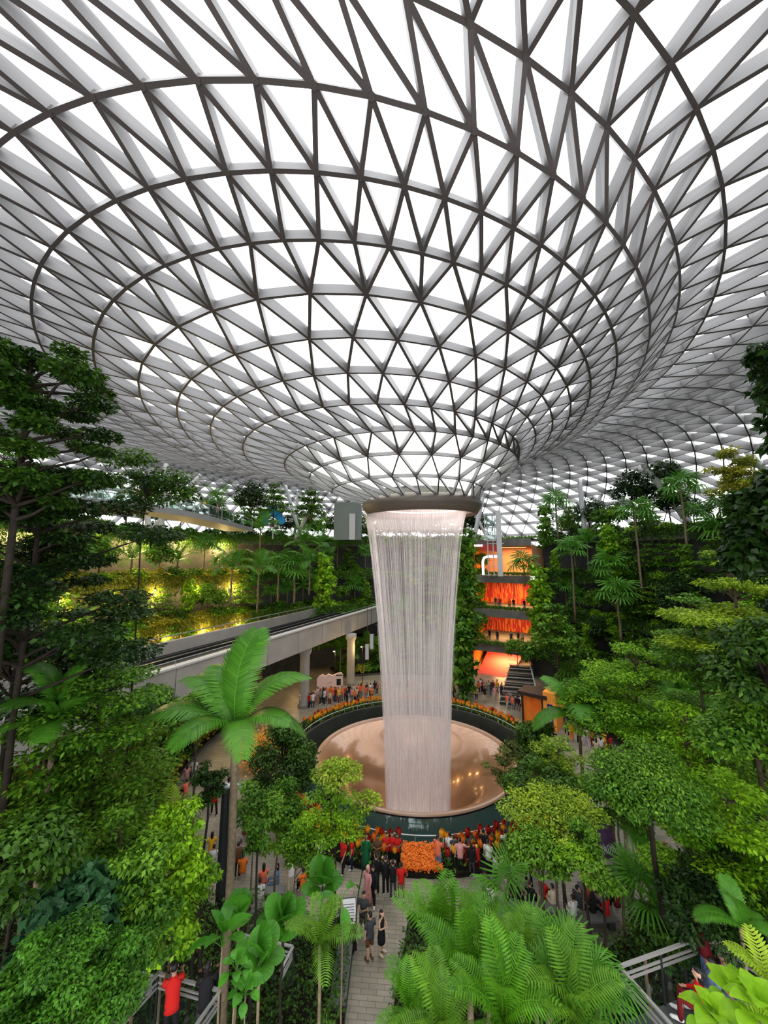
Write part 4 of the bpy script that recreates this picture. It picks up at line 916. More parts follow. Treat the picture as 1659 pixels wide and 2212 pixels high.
palm(1150, 2075, 11.4, 'fan', 12, .62, 'fan palm with shining leaves in front of the seated people', name='fan_palm', r=.07)
palm(1225, 2100, 10.2, 'fan', 12, .62, 'low fan palm between the cycads and the large railed deck', name='fan_palm', r=.07)
palm(1185, 2150, 9.3, 'fan', 10, .55, 'lower fan palm among the shaded cycads', name='fan_palm', r=.07)
palm(1385, 1945, 14, 'fan', 13, .72, 'fan palm on a thin stem behind the slanting handrail', name='fan_palm', r=.06)
palm(1290, 2160, 9.5, 'fan', 10, .5, 'small fan palm touching the corner of the large railed deck', name='fan_palm', r=.06)
palm(1600, 2000, 10.5, 'areca', 5, .32, 'feather palm with one pale arching frond over the large railed deck', r=.06)
palm(612, 2000, 12.2, 'round_leaf', 11, .48, 'broad round-leaved palm beside the low curb wall', name='fan_palm', r=.05, bark='bark_dark')
palm(697, 1915, 14.2, 'round_leaf', 7, .55, 'tall round-leaved palm overhanging the plaza beside the plinth', name='fan_palm', r=.045, bark='bark_dark')
palm(738, 1945, 13.0, 'paddle', 4, .55, 'single hanging broad leaf plant over the black plinth', name='broad_leaf_plant', cat='plant', r=.03, part='leaf', e0=-.9, e1=.2)
palm(515, 1980, 12.5, 'round_leaf', 7, .42, 'round-leaved palm at the foot of the tall feather palm', name='fan_palm', r=.04)
palm(690, 2040, 11, 'fern_mid', 9, .55, 'dark fern palm leaning on the curb wall', name='cycad', cat='cycad', r=.05, e0=-.1, e1=1.1)
palm(560, 2080, 9.5, 'round_leaf', 9, .4, 'shaded round-leaved palm under the corner railing', name='fan_palm', r=.04)
palm(480, 2045, 10.5, 'paddle', 8, .45, 'broad paddle-leaved plant behind the small railed deck', name='broad_leaf_plant', cat='plant', r=.03, part='leaf')
palm(510, 2100, 8.6, 'heart', 14, .55, 'climbing heart-leaved plant on the feather palm trunk', name='climbing_plant', cat='plant', r=.02, part='leaf', e0=-.7, e1=.9)
palm(530, 2150, 8.4, 'heart', 14, .55, 'heart-leaved plant below the climbing one beside the deck', name='climbing_plant', cat='plant', r=.02, part='leaf', e0=-.7, e1=.9)
palm(1605, 2180, 6.6, 'heart_lime', 16, .62, 'lime broad-leaved plant in front of the family on the deck', name='broad_leaf_plant', cat='plant', r=.03, part='leaf', e0=-.4, e1=1.0)
palm(1550, 2225, 6.2, 'heart_lime', 14, .58, 'lime broad-leaved plant nearest the deck corner rail', name='broad_leaf_plant', cat='plant', r=.03, part='leaf', e0=-.4, e1=1.0)
palm(1655, 2120, 6.6, 'fishtail', 9, .42, 'lime ferny plant beside the lime broad-leaved plants', name='broad_leaf_plant', cat='plant', r=.03, e0=-.2, e1=1.0)
palm(1645, 2205, 5.8, 'heart_lime', 14, .6, 'lime broad-leaved plant in the lowest corner by the deck', name='broad_leaf_plant', cat='plant', r=.03, part='leaf', e0=-.4, e1=1.0)
palm(1090, 1945, 13.8, 'fan', 6, .7, 'thin pale fan-leaved plant in front of the people with the pushchair', name='fan_palm', r=.03)
# ------------------------------------------------------------------ terraces: a small library of plants, then copies with their parts
LIB = {}
def lib(key, name, cat, build): LIB[key] = (name, cat, build)
TM = {}
def tmesh(key, *a, **k):
    if key not in TM:
        mb, fol = tree_meshes(*a, **k); TM[key] = (mesh_of(mb, 'trunk', M[a[7]]), fol)
    return TM[key]
def t_tree(g, key, *a, **k):
    t, f = tmesh(key, *a, **k); link('trunk', t, g); link('foliage', f, g)
KINDS = {
 'dark_round': ('tree', 'tree', 'dark round tree', lambda g: t_tree(g, 'dr%d' % random.randint(0,1), 'round', 5.2, 1.5, 2.0, 1700, .34, LM['leaf_dark'], 'bark_dark')),
 'mid_round': ('tree', 'tree', 'leafy round tree', lambda g: t_tree(g, 'mr%d' % random.randint(0,1), 'round', 4.6, 1.2, 1.8, 1700, .32, LM['leaf_mid'], 'bark')),
 'layered': ('tree', 'tree', 'flat-tiered green tree', lambda g: t_tree(g, 'ly%d' % random.randint(0,1), 'layered', 5.0, 1.6, 2.0, 1900, .32, LM['leaf_mid'], 'bark')),
 'slender': ('tree', 'tree', 'slender light green tree', lambda g: t_tree(g, 'sl%d' % random.randint(0,1), 'airy', 5.6, 2.4, 1.3, 900, .30, LM['leaf_bright'], 'bark_pale')),
 'climber': ('climbing_plant', 'climbing plant', 'column of climbing leaves', lambda g: t_tree(g, 'cl%d' % random.randint(0,1), 'column', 4.6, .2, .95, 1300, .32, LM['leaf_mid'], 'bark_dark', asp=.65)),
 'climber_bright': ('climbing_plant', 'climbing plant', 'bright column of climbing leaves', lambda g: t_tree(g, 'cb%d' % random.randint(0,1), 'column', 4.4, .2, .9, 1200, .32, LM['leaf_bright'], 'bark_dark', asp=.65)),
 'shrub': ('shrub', 'shrub', 'rounded green shrub', lambda g: t_tree(g, 'sh%d' % random.randint(0,2), 'mound', 1.5, .1, 1.25, 700, .28, LM['leaf_mid'], 'bark_dark')),
 'shrub_dark': ('shrub', 'shrub', 'dark rounded shrub', lambda g: t_tree(g, 'sd%d' % random.randint(0,2), 'mound', 1.5, .1, 1.3, 700, .28, LM['leaf_deep'], 'bark_dark')),
 'shrub_bright': ('shrub', 'shrub', 'bright low shrub', lambda g: t_tree(g, 'sb%d' % random.randint(0,2), 'mound', 1.3, .1, 1.1, 600, .26, LM['leaf_bright'], 'bark_dark')),
 'shrub_gold': ('shrub', 'shrub', 'lamplight-coloured shrub', lambda g: t_tree(g, 'sg%d' % random.randint(0,2), 'mound', 1.4, .1, 1.2, 650, .28, LM['leaf_yellow'], 'bark_dark')),  # warm lamplight put into the leaf colour
 'fan_palm': ('fan_palm', 'palm', 'fan palm', lambda g, h=None: (link('trunk', trunk_mesh(h or random.choice((2.4,3.2,4.4)), .10, 'bark_pale'), g), rosette(g, 'far_fan', 11, g.children[0].data.vertices[-1].co.z, -.5, 1.1, 1.15))),
 'feather': ('feather_palm', 'palm', 'feather palm', lambda g, h=None: (link('trunk', trunk_mesh(h or random.choice((2.0,3.0,4.2)), .09, 'bark_pale'), g), rosette(g, 'far_feather', 9, g.children[0].data.vertices[-1].co.z, -.35, 1.2, 1.0))),
}
COUNT = {}
def plant(kind, loc, where, scale=1.0, rz=None, order=None, **kw):
    name, cat, desc, fn = KINDS[kind]
    PLACED.append((kind, tuple(float(x) for x in loc), where, scale, rz if rz is not None else random.uniform(0, 6.28), kw))
PLACED = []
SIDE = {'track': 'track side', 'shop': 'shop side', 'back': 'back stretch'}
LEVELN = ['plaza level', 'first terrace', 'second terrace', 'third terrace', 'garden level']
def fill(side, a0, a1, lev, kinds, step, r_off=(.35, 1.3), sc=(.75, 1.15)):
    """plants along a terrace planter; lev 1..3 planter tops, 4 garden level"""
    r = TR[lev-1]; z = TZ[lev]+.15; a = a0
    while a < a1:
        rr = r+random.uniform(*r_off); p = pol(rr, a, z)
        plant(random.choice(kinds), p, '%s, %s' % (LEVELN[lev], SIDE[side]), random.uniform(*sc))
        a += step*random.uniform(.7, 1.3)
T_ALL = ['layered','mid_round','slender','fan_palm','feather','climber','climber_bright','dark_round','fan_palm','climber']
S_ALL = ['shrub','shrub_dark','shrub_bright','shrub','shrub_dark']
# shop side
for lev in (1, 2, 3):
    fill('shop', -35, 52, lev, T_ALL, 4.4); fill('shop', -35, 52.5, lev, S_ALL, 2.6, (.1, .7), (.7, 1.2))
fill('shop', -35, 52, 4, ['dark_round','mid_round','fan_palm','layered','feather','slender','dark_round'], 4.6, (.4, 4.5), (.8, 1.25)); fill('shop', -35, 52, 4, S_ALL, 3.6, (.1, .6))
fill('shop', -20, 50, 4, ['dark_round','layered','mid_round'], 6.5, (6, 12), (.9, 1.3))
# behind the waterfall, then the track side
for lev in (1, 2, 3):
    fill('back', 69, 100 if lev == 1 else 92, lev, T_ALL, 4.6); fill('back', 69, 92, lev, S_ALL, 3.0, (.1, .7))
fill('back', 71, 104, 4, ['dark_round','mid_round','layered','feather','layered'], 2.4, (.4, 6), (1.0, 1.4)); fill('back', 71, 104, 4, S_ALL, 3.0, (.1, .6))
for lev in (2, 3):
    fill('track', 105, 142, lev, ['fan_palm','feather','fan_palm','layered','climber_bright','mid_round','feather'], 4.6); fill('track', 104, 142, lev, S_ALL, 3.0, (.1, .7))
fill('track', 105, 140, 1, ['shrub_dark','shrub','feather'], 4.5)
for lev in (1, 2, 3):
    fill('track', 143, 200, lev, ['shrub_gold','shrub','shrub_gold','shrub_bright'], 1.9, (.1, .8), (.8, 1.25)); fill('track', 143, 200, lev, ['slender','feather','climber_bright','mid_round','layered','fan_palm'], 5.5)
fill('track', 105, 200, 4, ['dark_round','mid_round','layered','feather','slender','dark_round'], 3.2, (.5, 6), (.8, 1.2)); fill('track', 105, 200, 4, S_ALL, 4.0, (.1, .6))
# beds on the plaza under the terraces
for (side, a0, a1, r0, r1, kinds, step) in (('shop', -15, 36, 19, 26.5, ['layered','mid_round','climber','feather','fan_palm','shrub','shrub_bright','dark_round'], 2.4), ('track', 162, 203, 19.5, 26.5, ['shrub_gold','shrub','layered','mid_round','feather'], 2.6),
                                     ('back', 79, 117, 23, 27, ['shrub_gold','shrub','mid_round','feather','layered','climber'], 2.0)):
    a = a0
    while a < a1:
        p = pol(random.uniform(r0, r1), a, .3); plant(random.choice(kinds), p, 'plaza bed, %s' % SIDE[side], random.uniform(.75, 1.05)); a += step*random.uniform(.7, 1.3)
# palms that stand out in the photograph (crown pixel, foot pixel y, distance)
for kind, px, pyc, pyf, D in (('fan_palm',1388,1110,1290,45),('fan_palm',1490,1055,1240,42),('fan_palm',1243,1190,1335,50),('fan_palm',1342,1285,1380,44),('fan_palm',1325,1225,1300,47),('fan_palm',1133,1222,1262,54),('fan_palm',1205,1085,1165,57),('fan_palm',1560,1150,1230,40),
        ('fan_palm',600,1222,1295,50),('fan_palm',635,1228,1300,50),('feather',655,1170,1220,54),('feather',690,1175,1215,55),('feather',560,1145,1215,52),('feather',668,1215,1280,50),('feather',497,1228,1300,44),('feather',555,1225,1320,47),('feather',470,1085,1130,50),('feather',400,1070,1120,46)):
    c = at(px, pyc, D); f = at(px, pyf, D); h = max(1.0, c[2]-f[2])
    plant(kind, f, 'terraces, %s' % SIDE['shop' if px > 900 else 'track'], 1.25, None, h=round(h/1.25, 1))
for kind, px, pyb, D, s in (('climber_bright',1166,1345,52,1.7),('climber_bright',1322,1232,48,1.3),('dark_round',1372,1130,50,1.5),('climber',1180,1180,55,1.3),('climber',1000,1500,47,1.9),('climber',1010,1400,49,1.9),('climber',1005,1290,50,1.8),('climber_bright',700,1310,50,1.5),('dark_round',540,1135,55,1.3),('layered',590,1135,60,1.4),('layered',670,1140,60,1.4),('dark_round',1440,1075,46,1.0),('mid_round',1152,1462,50,1.0),('layered',1205,1450,44,1.5),('mid_round',1118,1440,53,.85)):
    f = at(px, pyb, D); plant(kind, f, 'terraces, %s' % SIDE['shop' if px > 950 else 'track'], s)
# order each kind along each stretch outwards from the waterfall, so that every label singles one out
byk = {}
for p in PLACED: byk.setdefault((p[0], p[2]), []).append(p)
for (kind, where), L in byk.items():
    L.sort(key=lambda p: abs(math.atan2(p[1][0]*F0[1]-p[1][1]*F0[0], p[1][0]*F0[0]+p[1][1]*F0[1])-math.atan2(66, 800)))
    for i, (k_, loc, wh, sc, rz, kw) in enumerate(L):
        name, cat, desc, fn = KINDS[kind]
        lab = '%s, %s out from the waterfall, %s' % (desc, nth(i), wh) if len(L) > 1 else 'only %s on the %s' % (desc, wh)
        g = root(name, loc, lab, cat, '%ss on the terraces' % desc, rz, sc); fn(g, **kw)
# hanging creepers along the slab edges: nobody could count them
def creepers(name, a0, a1, lev, m, n, drop, label):
    r = TR[lev-1]; a = rng.uniform(a0, a1, n); P = np.stack([AX[0]+(r-.12-rng.random(n)*.35)*np.cos(np.radians(a)), AX[1]+(r-.12-rng.random(n)*.35)*np.sin(np.radians(a)), TZ[lev]+.55-rng.random(n)**1.6*drop*(.5+.5*np.sin(a*2.1)**2)], 1)
    out = -np.stack([np.cos(np.radians(a)), np.sin(np.radians(a)), 0*a], 1)
    V, F, T = leaves(P, nrm(out+[0,0,.8]+rng.normal(size=(n,3))*.4), nrm(out*.6+[0,0,-1]+rng.normal(size=(n,3))*.4), .3*(.6+.7*rng.random(n)), .17*(.7+.6*rng.random(n)), .4+rng.normal(size=n)*.2)
    o = link(name, leaf_obj_mesh(name, V, F, T, LM[m])); tag(o, label, 'creeper', None, 'stuff')
for lev in (1, 2, 3, 4):
    creepers('hanging_creeper_foliage', -40, 53, lev, 'leaf_deep', 7000, 1.5, 'creepers hanging over the edge of the %s of the shop side' % LEVELN[lev])
    creepers('hanging_creeper_foliage', 53, 70.5, lev, 'leaf_mid', 900, .5, 'creepers along the edge of the shop floor at the %s' % LEVELN[lev])
    creepers('hanging_creeper_foliage', 70.5, 142, lev, 'leaf_mid', 5500, 1.4, 'creepers hanging over the edge of the %s behind the waterfall' % LEVELN[lev])
    creepers('hanging_creeper_foliage', 142, 205, lev, 'leaf_mid' if lev > 3 else 'leaf_yellow', 9000, 3.0 if lev > 1 else 1.8, 'creepers hanging over the edge of the %s of the golden lit side' % LEVELN[lev])  # yellow leaves below the garden level carry the lamplight in their colour
# undergrowth in the beds
def inside(P, poly):
    x, y = P[:, 0], P[:, 1]; c = np.zeros(len(P), bool); n = len(poly)
    for i in range(n):
        x1, y1 = poly[i][0], poly[i][1]; x2, y2 = poly[(i+1) % n][0], poly[(i+1) % n][1]
        c ^= ((y1 > y) != (y2 > y)) & (x < (x2-x1)*(y-y1)/(y2-y1+1e-12)+x1)
    return c
def undergrowth(poly, n, leaf, z, m, label, hmax=1.2):
    Q = np.array([[p[0], p[1]] for p in poly]); lo, hi = Q.min(0), Q.max(0); P = rng.uniform(lo, hi, (n*4, 2)); P = P[inside(P, poly)][:n]
    P = P[(P[:, 1] > 1.5) | (np.abs(P[:, 0]) > 3)]
    h = (np.sin(P[:,0]*1.3+1)*np.sin(P[:,1]*1.7)+np.sin(P[:,0]*.53-P[:,1]*.71)+2)/4
    k = len(P); Z = z+h*hmax*(rng.random(k)**.5)
    N = nrm(np.array([0,0,1.0])+rng.normal(size=(k,3))*.5); D = rng.normal(size=(k,3))*[1,1,.4]
    L = leaf*(.6+.9*rng.random(k)); V, F, T = leaves(np.column_stack([P, Z]), N, nrm(D), L, L*.5, h*.5+.15+rng.normal(size=k)*.18)
    o = link('undergrowth', leaf_obj_mesh('undergrowth', V, F, T, LM[m])); tag(o, label, 'undergrowth', None, 'stuff')
undergrowth(bedL, 70000, .13, .35, 'leaf_deep', 'low mixed undergrowth filling the bed on the track side of the path', 2.0)  # shade under the trees put into the dark leaf colour
undergrowth(bedR, 70000, .13, .35, 'leaf_deep', 'low mixed undergrowth filling the bed on the deck side of the path', 1.7)  # dark leaf colour carries the tree shade here too
undergrowth(arc(18.8, -17, 37, 10)+[pol(27.3, 37), pol(27.3, -17)], 16000, .26, .3, 'leaf_bright', 'undergrowth in the plaza bed below the shop side terraces', 1.0)
undergrowth(arc(18.8, 204, 161, 10)+[pol(27.4, 161), pol(27.4, 204)], 12000, .26, .3, 'leaf_yellow', 'yellow lit undergrowth in the bed beyond the track bridge', 1.0)  # yellow lamplight put into the leaf colour
undergrowth(arc(22.7, 79, 117, 8)+[pol(27.3, 117), pol(27.3, 79)], 8000, .28, .3, 'leaf_mid', 'undergrowth in the bed behind the crowd', 1.1)
# ------------------------------------------------------------------ warm downlights on the golden terraces and over the far beds
M['bulb'] = mat('warm_bulb', (1,.8,.5), .5, emit=(1.0,.72,.36), estr=6.0)
hm = MB(); hm.lathe([(0,.12),(.13,.12),(.15,0),(.13,-.02)], n=12); HOUS = mesh_of(hm, 'housing', M['black_metal'])
bm_ = MB(); bm_.lathe([(0,-.12),(.07,-.10),(.11,-.03),(.11,.02)], n=12); BULB = mesh_of(bm_, 'bulb', M['bulb'])
def downlight(p, power, label, size=.55, colr=(1.0,.66,.27), pole=0):
    g = root('downlight', p, label, 'downlight', 'warm downlights')
    if pole: mb = MB(); mb.tube([(.16,0,-pole),(.16,0,.1),(0,0,.14)], [.05,.04,.03], 8); mb.build('pole', M['black_metal'], g)
    link('housing', HOUS, g); link('bulb', BULB, g); lamp('lamp_light', (0,0,-.3), size, power, colr, g, kind='POINT')
for lev, pw in ((1, 460), (2, 460), (3, 560)):
    for i, a in enumerate((146, 156, 166, 176, 187)):
        downlight(pol(TR[lev]+(.35 if lev == 3 else -.45), a, TZ[lev+1]-1.05), pw, 'warm downlight on the golden %s terrace, %s out from the waterfall' % (ORD[lev-1], ORD[i]))
for i, (px, py, z) in enumerate(((720,1440,5.2),(780,1440,5.0),(640,1450,5.2))):
    downlight(on_z(px, 1500-20*i, 0)*[1,1,0]+[0,0,z], 70, 'warm lamp on a thin pole over the crowd near the pier, %s towards the track' % ORD[i], colr=(1,.62,.25), pole=z)
for i, (px, py) in enumerate(((60,1720),(160,1690))):
    downlight(on_z(px, py, .3)*[1,1,0]+[0,0,5.4], 110, 'warm lamp on a thin pole under the track girder, %s out from the pier' % ORD[1-i], pole=5.4)
# ------------------------------------------------------------------ people: one continuous body per pose, with clothing and hair as parts
def skin(name, V, E, Rd, m, levels=1, rootv=0):
    me = bpy.data.meshes.new('skin'); me.from_pydata([tuple(v) for v in V], E, []); o = bpy.data.objects.new('skin', me); COL.objects.link(o)
    md = o.modifiers.new('skin', 'SKIN'); md.use_smooth_shade = True
    sv = me.skin_vertices[0].data
    for i, r in enumerate(Rd): sv[i].radius = (r if isinstance(r, tuple) else (r, r)); sv[i].use_root = (i == rootv)
    if levels: sb = o.modifiers.new('sub', 'SUBSURF'); sb.levels = levels; sb.render_levels = levels
    dg = bpy.context.evaluated_depsgraph_get(); dg.update(); out = bpy.data.meshes.new_from_object(o.evaluated_get(dg)); out.name = name
    bpy.data.objects.remove(o); bpy.data.meshes.remove(me)
    out.materials.clear(); out.materials.append(m)
    out.polygons.foreach_set('use_smooth', [True]*len(out.polygons)); return out
def chain(L): return [(i, i+1) for i in range(len(L)-1)]
def pose_pts(p):
    """joints of a 1.7 m figure facing -Y; p gives the pose"""
    J = {}
    sit, lean = p.get('sit', 0), p.get('lean', 0.0)
    hz = .93 if not sit else .50
    J['pelvis'] = np.array([0, 0, hz]); sp = np.array([0, -math.sin(lean), math.cos(lean)])
    J['waist'] = J['pelvis']+sp*.17; J['chest'] = J['pelvis']+sp*.36; J['neck0'] = J['pelvis']+sp*.50; J['neck'] = J['pelvis']+sp*.565
    hd = np.array([p.get('turn', 0)*.02, -math.sin(lean*.6)-p.get('nod', 0)*.12, 1.0]); hd /= np.linalg.norm(hd)
    J['jaw'] = J['neck']+hd*.06+[0,-.022,0]; J['head'] = J['neck']+hd*.135; J['top'] = J['neck']+hd*.205
    J['nose'] = J['jaw']+hd*.065+[0,-.10,0]
    for s, n in ((-1,'l'),(1,'r')):
        st = p.get('stride', 0)*s
        J['hip'+n] = J['pelvis']+[s*.09, 0, -.02]
        if sit:
            J['knee'+n] = np.array([s*.13, -.42, hz+.02]); J['ankle'+n] = np.array([s*.13, -.44, .08]); J['toe'+n] = np.array([s*.14, -.60, .035])
        else:
            J['knee'+n] = np.array([s*.10, -.03-st*.5, .50]); J['ankle'+n] = np.array([s*.11, .02-st*.9, .09]); J['toe'+n] = np.array([s*.13, -.13-st*.9, .035])
        J['sh'+n] = J['neck0']+[s*.175, .01, -.035]
        arm = p['arms'] if not isinstance(p['arms'], tuple) else p['arms'][0 if s < 0 else 1]
        o = J['sh'+n]
        A_ = {'down':((.05,.02,-.29),(.03,-.06,-.25)), 'phone':((.06,-.12,-.22),(-.10,-.22,.16)), 'fold':((.07,-.06,-.26),(-.17,-.17,.03)), 'hip':((.14,.06,-.24),(-.09,-.12,-.16)),
              'up':((.08,-.14,.14),(-.02,-.10,.24)), 'fwd':((.05,-.16,-.22),(-.02,-.25,.0)), 'lap':((.05,-.06,-.26),(-.07,-.22,-.06)), 'swing':((.05,-.10*s,-.28),(.0,-.15*s-.06,-.21)), 'out':((.24,-.05,-.12),(.22,-.08,.02))}[arm]
        J['elb'+n] = o+np.array(A_[0])*[s,1,1]; J['wri'+n] = J['elb'+n]+np.array(A_[1])*[s,1,1]
        d = J['wri'+n]-J['elb'+n]; d /= np.linalg.norm(d); J['palm'+n] = J['wri'+n]+d*.055; J['hd'+n] = d; 
    return J
def body_mesh(p):
    J = pose_pts(p); V, E, Rd = [], [], []
    def add(pt, r, par=None): V.append(np.array(pt)); Rd.append(r); (E.append((par, len(V)-1)) if par is not None else None); return len(V)-1
    a = add(J['pelvis'], (.135,.10)); b = add(J['waist'], (.11,.085), a); c = add(J['chest'], (.125,.09), b); d = add(J['neck0'], (.075,.062), c); e = add(J['neck'], .052, d)
    f = add(J['jaw'], (.070,.082), e); g = add(J['head'], (.092,.108), f); add(J['top']+[0,0,.03], (.07,.08), g); add(J['nose'], .016, f)
    for s in (-1, 1): add(J['head']+[s*.10,.012,-.02], (.012,.022), g)
    for s, n in ((-1,'l'),(1,'r')):
        x = add(J['hip'+n], .088, a); x = add((J['hip'+n]*.5+J['knee'+n]*.5), .078, x); x = add(J['knee'+n], .056, x); x = add(J['knee'+n]*.6+J['ankle'+n]*.4+[0,.02,0], .055, x); x = add(J['ankle'+n], .036, x); add(J['toe'+n], (.04,.026), x)
        x = add(J['sh'+n]+[0,0,-.012], .044, c); x = add(J['elb'+n], .040, x); x = add(J['wri'+n], .027, x); h = add(J['palm'+n], (.036,.017), x)
        dr = J['hd'+n]; sd = np.cross(dr, [0,1.0,.2]); sd /= np.linalg.norm(sd)+1e-6; cu = np.cross(sd, dr)
        for k, ln in ((-1.5,.058),(-.5,.072),(.5,.076),(1.5,.066)):
            q = J['palm'+n]+dr*.035+sd*.017*k; i1 = add(q, .0095, h); i2 = add(q+dr*ln*.55-cu*.008, .0085, i1); add(q+dr*ln*.9-cu*.03, .007, i2)
        t = add(J['palm'+n]+sd*.042*(-s)-dr*.005, .011, h); add(J['palm'+n]+sd*.062*(-s)+dr*.035, .009, t)
    return skin('person', V, E, Rd, M['skin'], 2), J
def ell(mb, pts, rx, ry, n=12, close=True):
    """A loft of ellipses (wide along x) along pts"""
    pts = np.array(pts, float); V = []; ta = np.linspace(0, 2*PI, n, endpoint=False)
    tg = nrm(np.gradient(pts, axis=0))
    for p, t, a, b in zip(pts, tg, rx, ry):
        yv = np.cross(t, [1.0,0,0]); yv /= np.linalg.norm(yv)+1e-9
        V += [p+np.array([1.0,0,0])*a*math.cos(k)+yv*b*math.sin(k) for k in ta]
    m = len(pts); F = [(i*n+k, i*n+(k+1)%n, (i+1)*n+(k+1)%n, (i+1)*n+k) for i in range(m-1) for k in range(n)]
    if close: F += [tuple(range(n))[::-1], tuple((m-1)*n+k for k in range(n))]
    return mb.add(V, F)
def garment(J, which):
    mb = MB(); up = nrm(J['chest']-J['pelvis'])
    if which in ('shirt', 'jacket'):
        ell(mb, [J['pelvis']-up*.13, J['pelvis']-up*.02, J['waist'], J['chest']-up*.04, J['chest']+up*.07, J['neck0']-up*.01, J['neck0']+up*.035], [.178,.178,.158,.182,.180,.115,.068], [.135,.132,.115,.125,.115,.082,.066])
        for n in 'lr':
            s_ = J['sh'+n]*.9+J['chest']*.1
            if which == 'shirt': mb.tube([s_, J['sh'+n], J['sh'+n]*.35+J['elb'+n]*.65], [.075,.072,.062], 9)
            else: mb.tube([s_, J['sh'+n], J['elb'+n], J['wri'+n]], [.075,.072,.058,.042], 9)
    elif which in ('trousers', 'shorts'):
        ell(mb, [J['pelvis']+up*.10, J['pelvis'], J['pelvis']+[0,0,-.09]], [.160,.172,.165], [.118,.128,.122])
        for n in 'lr':
            h = J['hip'+n]+[0,0,.02]; k = J['knee'+n]
            if which == 'shorts': mb.tube([h, h*.5+k*.5, h*.08+k*.92], [.098,.092,.084], 10)
            else: mb.tube([h, h*.5+k*.5, k, k*.5+J['ankle'+n]*.5+[0,.01,0], J['ankle'+n]+[0,0,-.02]], [.098,.088,.068,.066,.056], 10)
    elif which in ('dress', 'long_dress'):
        zb = .46 if which == 'dress' else .06; b = np.array([J['pelvis'][0], J['pelvis'][1], zb]); w = .20 if which == 'dress' else .27
        ell(mb, [b, b*.55+J['pelvis']*.45, J['pelvis'], J['waist'], J['chest'], J['chest']+up*.08, J['neck0']-up*.02], [w,(w+.19)/2+.01,.178,.140,.165,.165,.10], [w*.85,(w+.15)/2,.135,.105,.118,.108,.075])
        if which == 'long_dress':
            for n in 'lr': mb.tube([J['sh'+n], J['elb'+n], J['wri'+n]], [.066,.054,.042], 9)
    else:   # hair and scarves: a cap round the skull, open at the face
        long_ = which == 'long_hair'; sc = which == 'headscarf'; c = J['head']+[0,.012,.012]; R3 = np.array([.088,.104,.112])*(1.12 if sc else 1.0)
        nu, nv = 16, 11; V = []
        for j in range(nv):
            ph = PI*j/(nv-1)*.93
            for i in range(nu):
                th = 2*PI*i/nu; u = np.array([math.sin(ph)*math.cos(th), math.sin(ph)*math.sin(th), math.cos(ph)]); p = c+u*R3
                low = max(0, -u[2])
                if long_ and u[1] > -.1: p = p+np.array([0,.02,-.34])*low
                if sc: p = p+np.array([u[0]*.09, u[1]*.06, -.12])*low
                V.append(p)
        F = []
        for j in range(nv-1):
            for i in range(nu):
                q = (j*nu+i, j*nu+(i+1)%nu, (j+1)*nu+(i+1)%nu, (j+1)*nu+i); m = np.mean([V[k] for k in q], 0)-c
                face = m[1] < -.035 and m[2] < .052 and (m[2] > -.085 if sc else True) and (abs(m[0]) < .068 if sc else True)
                if which == 'short_hair' and (m[2] < -.055 or (m[2] < -.01 and m[1] < .02)): continue
                if not face: F.append(q)
        mb.add(V, F)
    return mesh_of(mb, which, M['cloth'])
def shoe(J, n):
    mb = MB(); d = J['toe'+n]-J['ankle'+n]; d[2] = 0; d = d/ (np.linalg.norm(d)+1e-9); a = J['ankle'+n].copy(); z = J['toe'+n][2]
    mb.tube([a-d*.07+[0,0,z-a[2]+.012], a-d*.04+[0,0,z-a[2]+.02], a+d*.06+[0,0,z-a[2]+.018], J['toe'+n]+d*.02+[0,0,.0], J['toe'+n]+d*.06-[0,0,.004]], [.02,.046,.050,.042,.015], 9)
    mb.tube([a-d*.01+[0,0,z-a[2]+.02], a-d*.005+[0,0,.015]], [.045,.042], 9)
    return mesh_of(mb, 'shoe', M['cloth'])
M['skin'] = mat('skin_tone', (.42,.25,.17), .55); M['cloth'] = mat('cloth', (.3,.3,.3), .8)
SK = [mat('skin_tone_%d' % i, c, .55) for i, c in enumerate(((.50,.30,.20),(.36,.20,.13),(.22,.115,.07)))]
CL = {k: mat('cloth_'+k, c, .8, .15) for k, c in dict(red=(.50,.015,.012),salmon=(.72,.16,.085),orange=(.75,.17,.02),yellow=(.75,.42,.03),white=(.62,.61,.60),cream=(.55,.46,.33),pink=(.62,.28,.27),maroon=(.14,.012,.014),black=(.012,.012,.014),navy=(.015,.02,.06),grey=(.20,.21,.22),charcoal=(.045,.05,.055),
    denim=(.10,.16,.27),blue=(.06,.20,.50),green=(.01,.14,.05),purple=(.25,.09,.45),khaki=(.22,.17,.10),olive=(.10,.105,.05),lilac=(.55,.42,.55),teal=(.04,.32,.30),brown=(.12,.06,.03)).items()}
HAIR = [mat('hair_black', (.008,.007,.007), .45), mat('hair_brown', (.035,.018,.010), .5)]
POSES = {'stand': dict(arms='down'), 'phone': dict(arms='phone', nod=.2), 'walk': dict(arms='swing', stride=.22), 'fold': dict(arms='fold', nod=.4), 'hip': dict(arms=('hip','down')), 'up': dict(arms=('up','phone')), 'sit': dict(arms='lap', sit=1, nod=.5), 'lean': dict(arms='fwd', lean=.22, nod=.6), 'out': dict(arms=('out','down'))}
BODY = {}
for k, p in POSES.items(): BODY[k] = body_mesh(p)
GAR = {}
def gar(pose, which):
    if (pose, which) not in GAR: GAR[(pose, which)] = shoe(BODY[pose][1], which[-1]) if which.startswith('shoe') else garment(BODY[pose][1], which)
    return GAR[(pose, which)]
def part(pose, which, name, m, parent):
    o = bpy.data.objects.new(name, gar(pose, which)); COL.objects.link(o); o.parent = parent
    o.material_slots[0].link = 'OBJECT'; o.material_slots[0].material = m; return o
